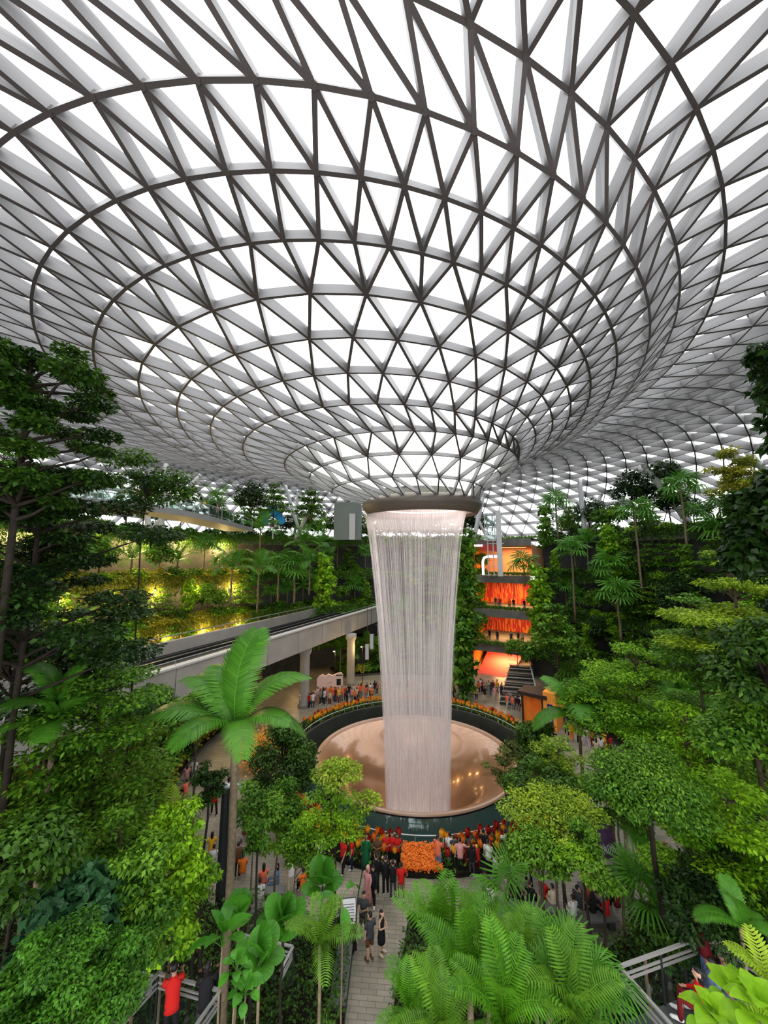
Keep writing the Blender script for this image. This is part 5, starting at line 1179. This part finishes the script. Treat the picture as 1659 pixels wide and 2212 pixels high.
def person(loc, face, pose, top, bottom, label, h=1.68, hair='short_hair', shoes='white', hairm=None, sk=None, extra=None, group=None):
    """face: direction the figure looks, in degrees clockwise from looking at the camera. top/bottom: (garment, colour)"""
    o = bpy.data.objects.new('person', BODY[pose][0]); COL.objects.link(o); o.location = tuple(float(x) for x in loc)
    o.rotation_euler = (0, 0, R_(-face)+math.atan2(loc[1], loc[0])-PI/2); o.scale = (h/1.7,)*3
    o.material_slots[0].link = 'OBJECT'; o.material_slots[0].material = SK[sk if sk is not None else random.choice((0,0,1,1,2))]
    tag(o, label, 'person', group)
    if top: part(pose, top[0], {'long_dress':'dress'}.get(top[0], top[0]), CL[top[1]], o)
    if bottom: part(pose, bottom[0], bottom[0], CL[bottom[1]], o)
    if hair: part(pose, hair, {'short_hair':'hair','long_hair':'hair'}.get(hair, hair), hairm if hairm else HAIR[0], o)
    if shoes:
        for n in 'lr': part(pose, 'shoe_'+n, 'shoe', CL[shoes], o)
    return o
def P(px, py, pose, face, top, bottom, label, z=0.0, **k):
    return person(on_z(px, py, z), face, pose, top, bottom, label, **k)
S, T_, SH, DR, LD, JK = 'shirt', 'trousers', 'shorts', 'dress', 'long_dress', 'jacket'
LH, HS = 'long_hair', 'headscarf'
# on the path and in front of the tulips (feet pixel)
P(799,2074,'stand',150,(S,'charcoal'),(SH,'brown'),'man in a dark grey shirt and shorts on the path, nearer of the couple', h=1.75, shoes='brown')
P(824,2060,'fold',-60,(DR,'black'),None,'woman in a black sleeveless dress on the path beside the man in dark grey', hair=LH, shoes='cream', h=1.6)
P(785,2022,'fold',20,(S,'charcoal'),(SH,'olive'),'man with clasped hands and pale face mask walking towards the plinth', h=1.72)
P(806,1952,'walk',15,(JK,'black'),(T_,'black'),'person in black walking beside the pale pink headscarf', h=1.62, hair=HS, hairm=CL['black'])
P(794,1950,'walk',25,(LD,'pink'),None,'woman in a pink dress and pale headscarf walking on the path', h=1.58, hair=HS, hairm=CL['pink'])
P(812,1928,'stand',165,(JK,'black'),(T_,'black'),'man in black with back turned, just behind the walking women', h=1.74, shoes='black')
P(833,1931,'phone',172,(JK,'black'),(T_,'black'),'person in black photographing the tulips, nearer the walking women', h=1.7)
P(849,1941,'phone',180,(JK,'black'),(T_,'charcoal'),'person in black photographing the tulips, next to the red shirt', h=1.68)
P(867,1945,'hip',170,(S,'red'),(SH,'khaki'),'man in a red shirt and khaki shorts with back turned on the path', h=1.66)
P(741,1885,'walk',40,(S,'red'),(T_,'black'),'woman in a red top and black trousers with crossed bag straps by the tulips', h=1.66, hair=LH)
P(760,1878,'stand',100,(S,'red'),(T_,'navy'),'woman in a red top and dark jeans beside the tulips', h=1.62, hair=LH)
P(790,1876,'stand',5,(LD,'green'),None,'woman in a long dark green dress in front of the tulips', h=1.66, hair=LH, shoes=None)
P(815,1876,'fold',10,(S,'brown'),(SH,'olive'),'person in brown and olive clothes between green dress and red trio', h=1.6, hair=LH)
P(836,1870,'fold',0,(S,'red'),(T_,'black'),'person in red with folded hands, first of the red trio', h=1.62, hair=LH)
P(847,1870,'stand',0,(S,'red'),(T_,'black'),'person in red in the middle of the red trio', h=1.64)
P(858,1871,'fold',-15,(S,'red'),(T_,'black'),'person in red bending an arm, last of the red trio by the orange flowers', h=1.58, hair=LH)
P(947,1884,'phone',-150,(S,'salmon'),(T_,'denim'),'man in a salmon shirt and grey-blue jeans facing the pool', h=1.78, shoes='brown')
P(973,1872,'stand',175,(S,'white'),(T_,'grey'),'person in a white shirt with a backpack facing the pool', h=1.68)
P(982,1876,'phone',170,(S,'charcoal'),(T_,'black'),'person in dark clothes wedged behind the white shirted one', h=1.62)
P(995,1888,'out',175,(S,'pink'),(T_,'black'),'man in a pink shirt putting an arm round a child in maroon', h=1.72)
P(1008,1882,'stand',175,(S,'maroon'),(T_,'maroon'),'person in maroon held by the man in pink', h=1.5, hair=LH)
P(1020,1892,'stand',185,(JK,'black'),(T_,'charcoal'),'long-haired person in black beside the maroon one', h=1.55, hair=LH)
P(1033,1884,'lean',150,(S,'red'),(T_,'maroon'),'child in red with a yellow hat bending forward', h=1.25, hairm=CL['yellow'])
P(1046,1868,'phone',180,(S,'black'),(T_,'black'),'tall person in black standing against the dark red tulips', h=1.75)
P(1057,1893,'stand',200,(S,'white'),(T_,'black'),'person in a white top and black trousers carrying a bag at the path bend', h=1.74)
P(1071,1915,'phone',-100,(S,'lilac'),(T_,'black'),'woman in a pale lilac top looking at a phone', h=1.62, hair=LH)
P(1094,1870,'stand',178,(S,'white'),(SH,'olive'),'man in a pale shirt and olive shorts standing alone at the tulips', h=1.76)
P(1110,1945,'walk',120,(S,'white'),(T_,'black'),'person in white leaning over a dark pushchair', h=1.6, hair=LH)
P(1050,1960,'stand',190,(S,'charcoal'),(T_,'navy'),'dark clothed person half behind the cycad fronds', h=1.66)
P(1063,1970,'sit',190,(S,'white'),(T_,'denim'),'person in white and denim crouching behind the cycads', h=1.62)
P(1143,1910,'walk',175,(S,'black'),(T_,'black'),'person all in black walking away under the low leafy tree', h=1.66)
# people on the benches at the deck side
for px, py, top, bot, lab, hr in ((1116,1966,'black','black','seated person in a black top with bare arms, first on the benches','short_hair'),(1147,1965,'black','black','seated person with fair short hair and black top','short_hair'),(1175,1955,'red','black','seated person in red between two thin trunks','short_hair'),(1196,1972,'cream','cream','seated man in a cream shirt and shorts','short_hair'),
        (1240,1998,'white','white','seated person in white alone at the bench end','short_hair'),(1250,1975,'charcoal','charcoal','seated person in charcoal behind the white one','short_hair'),(1272,1955,'salmon','pink','seated person with fair hair and coral top','long_hair'),(1283,1992,'black','black','seated person in a black cloak beside the red shirt','headscarf'),
        (1312,1998,'red','black','seated person in a bright red shirt, largest on the benches','short_hair'),(1308,1972,'white','grey','seated person in white behind the red shirt','short_hair'),(1268,1925,'pink','black','seated person in pink on the far bench','long_hair'),(1300,1930,'cream','black','seated person in cream turning round on the far bench','short_hair'),(1335,1975,'maroon','black','seated person in maroon beside the round planter','long_hair')):
    P(px, py, 'sit', random.uniform(120, 230), (S, top), (T_, bot), lab, hair=hr, hairm=HAIR[1] if 'fair' in lab else (CL['black'] if hr == HS else None), h=1.6)
P(1383,1885,'walk',80,(S,'orange'),(T_,'yellow'),'person in orange walking beyond the dense round tree trunk', h=1.6)
P(1445,1890,'walk',100,(JK,'pink'),(T_,'grey'),'person in a pale pink hood beyond the slim trunks', h=1.6, hair=HS, hairm=CL['pink'])
P(1478,1915,'stand',100,(S,'yellow'),(T_,'black'),'person in yellow half hidden beside the slim trunk', h=1.5)
P(1390,1800,'stand',180,(S,'white'),(T_,'black'),'person in white behind the drooping feather palm', h=1.65)
P(1320,1815,'walk',60,(S,'maroon'),(T_,'black'),'person in maroon just behind the patterned board', h=1.65)
# plaza at the track side
for px, py, pose, f, top, bot, lab, k in (
    (402,1645,'stand',170,(JK,'black'),(T_,'black'),'person in black standing by the track pier side, first of the dark pair',{}),(410,1646,'stand',190,(JK,'black'),(T_,'charcoal'),'person in charcoal, second of the dark pair',{}),
    (354,1668,'sit',120,(S,'maroon'),(T_,'salmon'),'seated person in maroon and coral near the leafy hedge',{}),(403,1690,'sit',200,(S,'pink'),(T_,'charcoal'),'seated person in pink in front of the dark pair',{}),(418,1690,'stand',200,(S,'white'),(T_,'denim'),'person in white and denim beside the one seated in pink',{}),
    (400,1725,'sit',150,(S,'salmon'),(T_,'black'),'seated person in coral beside the coral cloth',{}),(455,1740,'stand',190,(S,'white'),(T_,'maroon'),'person in white with a patterned skirt behind the lamp post',{}),(462,1760,'walk',160,(S,'red'),(T_,'black'),'person in bright red beside the lamp post head',{}),
    (485,1800,'walk',175,(JK,'maroon'),(T_,'maroon'),'person in dark maroon walking away behind the lamp post',{}),(492,1735,'stand',185,(S,'white'),(T_,'orange'),'person in white and orange between lamp post and palm trunk',{}),
    (533,1790,'lean',5,(S,'black'),(T_,'black'),'person in black pushing a pushchair',{}),(488,1840,'stand',180,(S,'salmon'),(SH,'white'),'child in a coral top and white shorts',{'h':1.2}),(456,1850,'sit',190,(S,'yellow'),(T_,'white'),'crouching person in bright yellow beside the lamp post',{}),
    (460,1880,'sit',190,(S,'white'),(T_,'white'),'crouching person in white below the yellow one',{}),(490,1885,'stand',178,(S,'orange'),(T_,'navy'),'person in orange with a dark blue backpack',{'h':1.66}),(512,1895,'stand',182,(S,'brown'),(T_,'black'),'dark haired person beside the orange backpacker',{}),
    (523,1900,'sit',180,(S,'orange'),(T_,'brown'),'person in amber orange sitting on the paving with back turned',{}),(568,1925,'sit',170,(S,'salmon'),(T_,'maroon'),'seated person in coral on the bench by the slim trunks',{}),(597,1925,'sit',90,(S,'denim'),(T_,'denim'),'seated person in denim blue bending on the bench',{}),
    (628,1930,'stand',175,(S,'white'),(T_,'cream'),'person in white standing with a crossed bag strap',{}),(654,1935,'sit',160,(S,'orange'),(T_,'black'),'person in orange seated by the slender little tree',{}),(560,1960,'sit',190,(S,'white'),(T_,'white'),'seated person in white in front of the coral one',{}),
    (532,1990,'sit',190,(LD,'black'),None,'person in a black cloak seated lowest on the bench',{'hair':HS,'hairm':CL['black']}),(486,1945,'stand',185,(JK,'black'),(T_,'white'),'person in a black jacket just behind the feather palm trunk',{}),(596,1795,'stand',190,(S,'orange'),(T_,'red'),'person in orange beside a child in yellow under the loose tree',{}),(608,1790,'stand',190,(S,'yellow'),(SH,'yellow'),'child in yellow under the loose tree',{'h':1.25}),
    (541,1745,'stand',170,(S,'white'),(T_,'black'),'person in white and black beyond the pushchair',{}),(632,1880,'stand',170,(S,'grey'),(T_,'denim'),'person in grey and denim near the tulip bed end',{}),(505,1665,'stand',180,(S,'white'),(T_,'grey'),'person in white by the golden flower bed under the palm frond',{}),(690,1880,'stand',185,(S,'white'),(T_,'white'),'person in white half hidden by the thin tree trunk',{}),(622,1870,'stand',180,(S,'orange'),(T_,'navy'),'person in bright orange near the slender little tree',{})):
    P(px, py, pose, f, top, bot, lab, **{**dict(h=1.64, hair=random.choice(('short_hair', LH))), **k})
# on the shop side of the plaza
for px, py, pose, f, top, bot, lab, k in (
    (1218,1556,'walk',20,(S,'yellow'),(T_,'black'),'person in yellow walking past the orange booth',{}),(1228,1560,'walk',20,(S,'purple'),(T_,'charcoal'),'person in purple beside the yellow one',{}),(1246,1562,'stand',60,(S,'white'),(T_,'black'),'person in white and black under the vivid tiered tree',{}),(1262,1580,'stand',160,(JK,'black'),(T_,'black'),'person in black under the vivid tiered tree edge',{}),
    (1225,1588,'walk',170,(S,'charcoal'),(T_,'black'),'person in charcoal walking with bent arms on the open paving',{}),(1187,1568,'lean',100,(S,'red'),(T_,'red'),'person in red bending beside the blue sign',{}),(1276,1588,'stand',190,(S,'white'),(T_,'white'),'person in white beside the slanting white pole',{}),(1284,1590,'stand',170,(S,'white'),(T_,'grey'),'person in white and grey next to the slanting white pole',{}),
    (1268,1612,'walk',150,(S,'white'),(T_,'lilac'),'person in white walking in front of the two white ones',{}),(1281,1614,'stand',150,(S,'salmon'),(T_,'maroon'),'person in coral beside the white walking one',{}),(1252,1608,'walk',170,(S,'grey'),(T_,'black'),'person in grey crossing the open paving',{}),(1308,1622,'stand',190,(S,'yellow'),(T_,'orange'),'person in bright amber near the tiered tree',{}),
    (1300,1634,'stand',180,(S,'white'),(T_,'charcoal'),'person in white checks below the amber one',{}),(1290,1640,'walk',170,(S,'cream'),(T_,'black'),'person in cream at the lower end of the open paving',{}),(1318,1630,'stand',180,(S,'red'),(T_,'black'),'person in red beside the white checks',{}),(1236,1600,'stand',190,(S,'orange'),(T_,'orange'),'person in orange behind the yellow-green tree',{})):
    P(px, py, pose, f, top, bot, lab, **{**dict(h=1.62, hair=random.choice(('short_hair', LH))), **k})
# far crowd beyond the pool
far_top = ['red','white','black','salmon','maroon','orange','navy','cream','pink','grey','white','black','charcoal','yellow']
far_bot = ['black','navy','denim','grey','charcoal','cream']
used = {}
def far(px, py, where, z=0.0, h=None):
    t, b = random.choice(far_top), random.choice(far_bot); hr = random.choice(('short_hair', LH, 'short_hair')); po = random.choice(('stand','phone','walk','hip','fold','stand'))
    verb = {'stand':'standing','phone':'holding up a phone','walk':'walking','hip':'with a hand on the hip','fold':'with folded arms'}[po]
    lab = 'person in %s and %s %s %s' % (t, b, verb, where)
    n = used.get(lab, 0); used[lab] = n+1
    if n: lab = '%s person in %s and %s %s %s' % (nth(n), t, b, verb, where)
    P(px, py, po, random.uniform(120, 240) if random.random() < .5 else random.uniform(-60, 60), (S, t), (T_, b), lab, z=z, hair=hr, h=h or random.uniform(1.5, 1.78), shoes='white')
random.seed(21)
for i in range(34):
    px = 652+i*4.9+random.uniform(-2, 2); far(px, 1532-(px-650)*.13+random.uniform(-12, 2), 'near the pier')
for i in range(14): far(824+i*10+random.uniform(-4,4), 1502+random.uniform(-8,4), 'behind the falling water')
for i in range(26): px = 972+i*4.6+random.uniform(-3,3); far(px, 1508+max(0,px-1000)*.12+random.uniform(-22, 4), 'by the shop corridor')
for i in range(10): far(1096+i*6, 1528+random.uniform(-4,6)+i*1.2, 'by the stone steps')
for i in range(12):
    p = pol(TR[0]+random.uniform(.6, 3), random.uniform(55, 66.5)); p[2] = TZ[1]+.01+4.99*(i % 2); q = p[:2]
    t, b = random.choice(far_top), random.choice(far_bot); person(np.array([q[0]+(.6 if i % 2 else 0), q[1]+1.2, p[2]]), random.uniform(-40, 40), 'stand', (S, t), (T_, b), 'person in %s and %s, %s from the gold wall, %s shop level' % (t, b, ORD[i//2], ['second','third'][i % 2]), h=1.65)
# decks and walkway
P(366,2262,'lean',180,(S,'red'),(T_,'black'),'person in a bright red shirt leaning on the rail of the small deck', z=4.36, h=1.72)
P(438,2258,'lean',185,(JK,'black'),(T_,'charcoal'),'dark haired person in black beside the red shirt on the small deck', z=4.36, h=1.70, hair=LH)
for px, py, pose, f, top, bot, lab, k in ((1520,2225,'sit',90,(JK,'red'),(T_,'maroon'),'seated person in bright red with long dark hair on the large deck',{'hair':LH}),(1548,2200,'sit',60,(S,'denim'),(T_,'denim'),'seated person in denim beside the red one on the large deck',{}),(1572,2185,'sit',-40,(S,'lilac'),(T_,'denim'),'seated person in pale lilac on the large deck',{'hair':LH}),
        (1580,2160,'sit',-30,(S,'teal'),(T_,'charcoal'),'child in a teal cap on the large deck',{'h':1.2,'hairm':CL['teal']}),(1568,2120,'lean',150,(JK,'cream'),(T_,'cream'),'person in cream at the corner rail of the large deck',{}),(1535,2150,'lean',120,(S,'maroon'),(T_,'denim'),'person in dusty maroon bending over the family on the large deck',{'hair':LH})):
    P(px, py, pose, f, top, bot, lab, z=5.46, **{**dict(h=1.66), **k})
for px, z_, f, top, lab in ((328,20.86,0,'black','person in black looking down from the high walkway'),(350,20.86,20,'charcoal','person in charcoal beside the black one on the high walkway'),(486,20.86,90,'pink','person in pink where the high walkway meets the garden'),(462,20.86,60,'yellow','person in yellow near the end of the high walkway')):
    j = int(np.argmin(np.abs(np.array([829.5+FPX*float((e-[0,0,CAM_Z])@RT)/float((e-[0,0,CAM_Z])@F0) for e in E2])-px))); q = E2[j]+sd[j]*1.0
    person(np.array([q[0], q[1], z_]), f, 'fold', (S, top), (T_, 'navy'), lab, h=1.7)
# ------------------------------------------------------------------ tulip ring around the moat, orange bed, pushchair, bags
PET = {k: mat('petal_'+k, c, .5, .3, c2=c2, nscale=9) for k, (c, c2) in dict(yellow=((.85,.42,.02),(.75,.28,.01)), red=((.42,.012,.006),(.20,.006,.004)), amber=((.85,.22,.01),(.7,.12,.008)), gold=((.75,.35,.02),(.6,.2,.01))).items()}
M['stalk'] = mat('flower_stalk', (.06,.16,.02), .6)
def tulip_mesh(m):
    mb = MB(); mb.lathe([(.0,.62),(.10,.64),(.155,.76),(.15,.92),(.09,1.05)], n=8)
    for k in range(4):
        a = k*PI/2+.4; c, s_ = math.cos(a), math.sin(a); e = .11
        mb.add([(.15*c-.10*s_, .15*s_+.10*c, .82),(.15*c+.10*s_, .15*s_-.10*c, .82),(.07*c, .07*s_, 1.18),(.2*c,.2*s_,.95)], [(0,1,3),(1,2,3),(2,0,3)])
    return mesh_of(mb, 'bloom', m)
smb = MB(); smb.tube([(0,0,-.05),(0,0,.64)], [.025,.018], 5)
for k in range(3):
    a = k*2.1; c, s_ = math.cos(a), math.sin(a); smb.add([(0,0,.02),(.16*c-.06*s_,.16*s_+.06*c,.3),(.26*c,.26*s_,.55),(.16*c+.06*s_,.16*s_-.06*c,.3)], [(0,1,2,3)])
STALK = mesh_of(smb, 'stalk', M['stalk']); TUL = {k: tulip_mesh(v) for k, v in PET.items()}
random.seed(5)
mb = MB(); mb.lathe([(10.62,.02),(10.62,.22),(12.5,.22),(12.5,.0)], PC, 96); struct(mb, 'floor_flower_bed', M['soil'])
cnt = {}
def tulip(r, a, key, where, s=1.0):
    p = np.array([PC[0]+r*math.cos(R_(a)), PC[1]+r*math.sin(R_(a)), .2])
    lab = '%s tulip-shaped flower standing in the bed %s' % ({'yellow':'bright yellow','red':'deep red','amber':'orange red','gold':'golden'}[key], where)
    g = root('tulip', p, lab, 'flower', lab, random.uniform(0, 6.28), s*random.uniform(.85, 1.15)); g.rotation_euler = (random.uniform(-.1,.1), random.uniform(-.1,.1), random.uniform(0,6.28))
    link('stalk', STALK, g); link('bloom', TUL[key], g)
a = 222.0
while a < 330:
    if not 265.5 < a < 277:
        for r in (10.95, 11.45, 11.95):
            tulip(r+random.uniform(-.15,.15), a+random.uniform(-.7,.7), random.choice(('yellow','red','amber','yellow','red')), 'on the camera side of the moat', .9)
    a += 2.0
a = 28.0
while a < 158:
    tulip(10.95+random.uniform(-.1,.1), a+random.uniform(-.4,.4), random.choice(('gold','amber','gold','yellow')), 'on the far side of the moat', .8)
    tulip(11.55+random.uniform(-.1,.1), a+.7+random.uniform(-.4,.4), random.choice(('amber','amber','gold','red')), 'on the far side of the moat', .75)
    a += 1.9
def flower_mass(name, P, size, key, label):
    k = len(P); V, F, T = leaves(P, nrm(np.array([0,-.3,1.0])+rng.normal(size=(k,3))*.5), rand_unit(k), size*(.7+.6*rng.random(k)), size*.9*np.ones(k), rng.random(k))
    o = link(name, leaf_obj_mesh(name, V, F, T, PET[key])); tag(o, label, 'flower bed', None, 'stuff')
n = 4500; a = np.radians(rng.uniform(266.3, 276.6, n)); r = rng.uniform(10.9, 12.45, n)
flower_mass('orange_flower_foliage', np.stack([PC[0]+r*np.cos(a), PC[1]+r*np.sin(a), .25+.42*rng.random(n)**.6*(1-(r-10.9)/1.55*.5)], 1), .085, 'amber', 'dense low orange red flowers between the two stretches of tulips')
n = 2200; a = np.radians(rng.uniform(0, 360, n)); r = rng.uniform(10.7, 12.45, n)
V, F, T = leaves(np.stack([PC[0]+r*np.cos(a), PC[1]+r*np.sin(a), .22+.25*rng.random(n)], 1), nrm(np.array([0,0,1.0])+rng.normal(size=(n,3))*.5), rand_unit(n), .3*(.6+.6*rng.random(n)), .15*np.ones(n), rng.random(n))
tag(link('ring_foliage', leaf_obj_mesh('ring_foliage', V, F, T, LM['leaf_mid'])), 'low green leaves filling the ring bed between the tulips', 'foliage', None, 'stuff')
n = 900; c = on_z(556, 1650, 0); P_ = np.column_stack([c[0]+rng.normal(size=n)*.5, c[1]+rng.normal(size=n)*1.1, .1+2.2*rng.random(n)])
flower_mass('golden_flower_foliage', P_, .2, 'gold', 'tall golden orange flower column beside the dark round tree')
# pushchair
def pushchair(px, py, label, rz):
    g = root('pushchair', on_z(px, py, 0), label, 'pushchair', rz=rz)
    for x in (-.24,.24):
        for y in (-.32,.32):
            w = MB(); t = np.linspace(0, 2*PI, 15); w.tube(np.stack([0*t+x, y+.1*np.cos(t), .12+.1*np.sin(t)], 1), .025, 6, cap=False); w.build('wheel', M['black_metal'], g, True)
    w = MB(); w.add([(-.22,-.3,.42),(.22,-.3,.42),(.22,.15,.40),(-.22,.15,.40),(-.22,.34,.95),(.22,.34,.95),(-.24,-.3,.55),(.24,-.3,.55),(.24,.1,.6),(-.24,.1,.6)], [(0,1,2,3),(3,2,5,4),(0,3,9,6),(1,7,8,2),(3,4,9),(2,8,5)]); w.build('seat', CL['maroon'], g)
    w = MB(); t = np.linspace(0, PI*.55, 6)
    V_ = []; 
    for k in t: V_ += [(-.25, .34-.42*math.sin(k), .75+.42*math.cos(k)-.1), (.25, .34-.42*math.sin(k), .75+.42*math.cos(k)-.1)]
    w.add(V_, [(2*i, 2*i+1, 2*i+3, 2*i+2) for i in range(5)]); w.build('hood', CL['black'], g, True)
    for x in (-.22,.22): w = MB(); w.tube([(x,-.32,.15),(x,.30,.8),(x,.52,1.02)], .014, 6); w.tube([(x,.32,.15),(x,-.1,.55)], .014, 6); w.build('frame_bar', M['strut'], g)
    w = MB(); w.tube([(-.22,.52,1.02),(.22,.52,1.02)], .018, 6); w.build('handle', M['black_metal'], g); return g
pushchair(533, 1812, 'dark pushchair with a small child seat, pushed by the person in black', YAW+.1)
pushchair(1118, 1955, 'dark pushchair at the side of the person leaning in white', 1.0)
# benches under the seated people
for i, (a_, b_) in enumerate((((1105,1985),(1215,1990)),((1232,2012),(1335,2008)),((1255,1940),(1315,1945)),((545,1950),(612,1948)),((520,2003),(570,1975)))):
    p, q = on_z(*a_, 0), on_z(*b_, 0); d = q-p; L = float(np.linalg.norm(d)); g = root('bench', (p+q)/2+[0,.15,0], ['long stone bench under the first seated people by the path ferns','long stone bench under the red shirted sitter','far short bench behind the long ones','stone bench by the slim trunks on the track side','low stone bench lowest on the track side'][i], 'bench', rz=math.atan2(d[1], d[0]))
    w = MB(); w.box((0,0,.40), (L,.5,.09)); w.build('seat', M['concrete_mid'], g)
    for x in (-L/2+.3, L/2-.3): w = MB(); w.box((x,0,.18), (.3,.42,.36)); w.build('leg', M['concrete'], g)
# blue sculpture on the garden level
p = at(590, 1140, 60); p[2] = 20.2; g = root('sculpture', p, 'bright blue petal sculpture among the garden trees', 'sculpture')
BL = mat('bright_blue_petal', (.02,.30,.75), .5); h = at(590, 1118, 60)[2]-20.2
for k, (dx, dz, s_) in enumerate(((-1.2,.6,.9),(-.3,1.0,1.0),(.7,.5,.9),(1.3,-.5,.8),(-1.4,-.6,.7))):
    w = MB(); w.lathe([(0,-.08),(.7*s_,-.04),(.9*s_,0),(.7*s_,.06),(0,.1)], n=14); pt_ = w.build('petal', BL, g, True); pt_.location = (dx, 0, h+dz); pt_.rotation_euler = (PI/2, .3*k, 0)
w = MB(); w.tube([(0,0,-.2),(0,.1,h+.6)], .12, 8); w.build('stem', M['strut'], g)
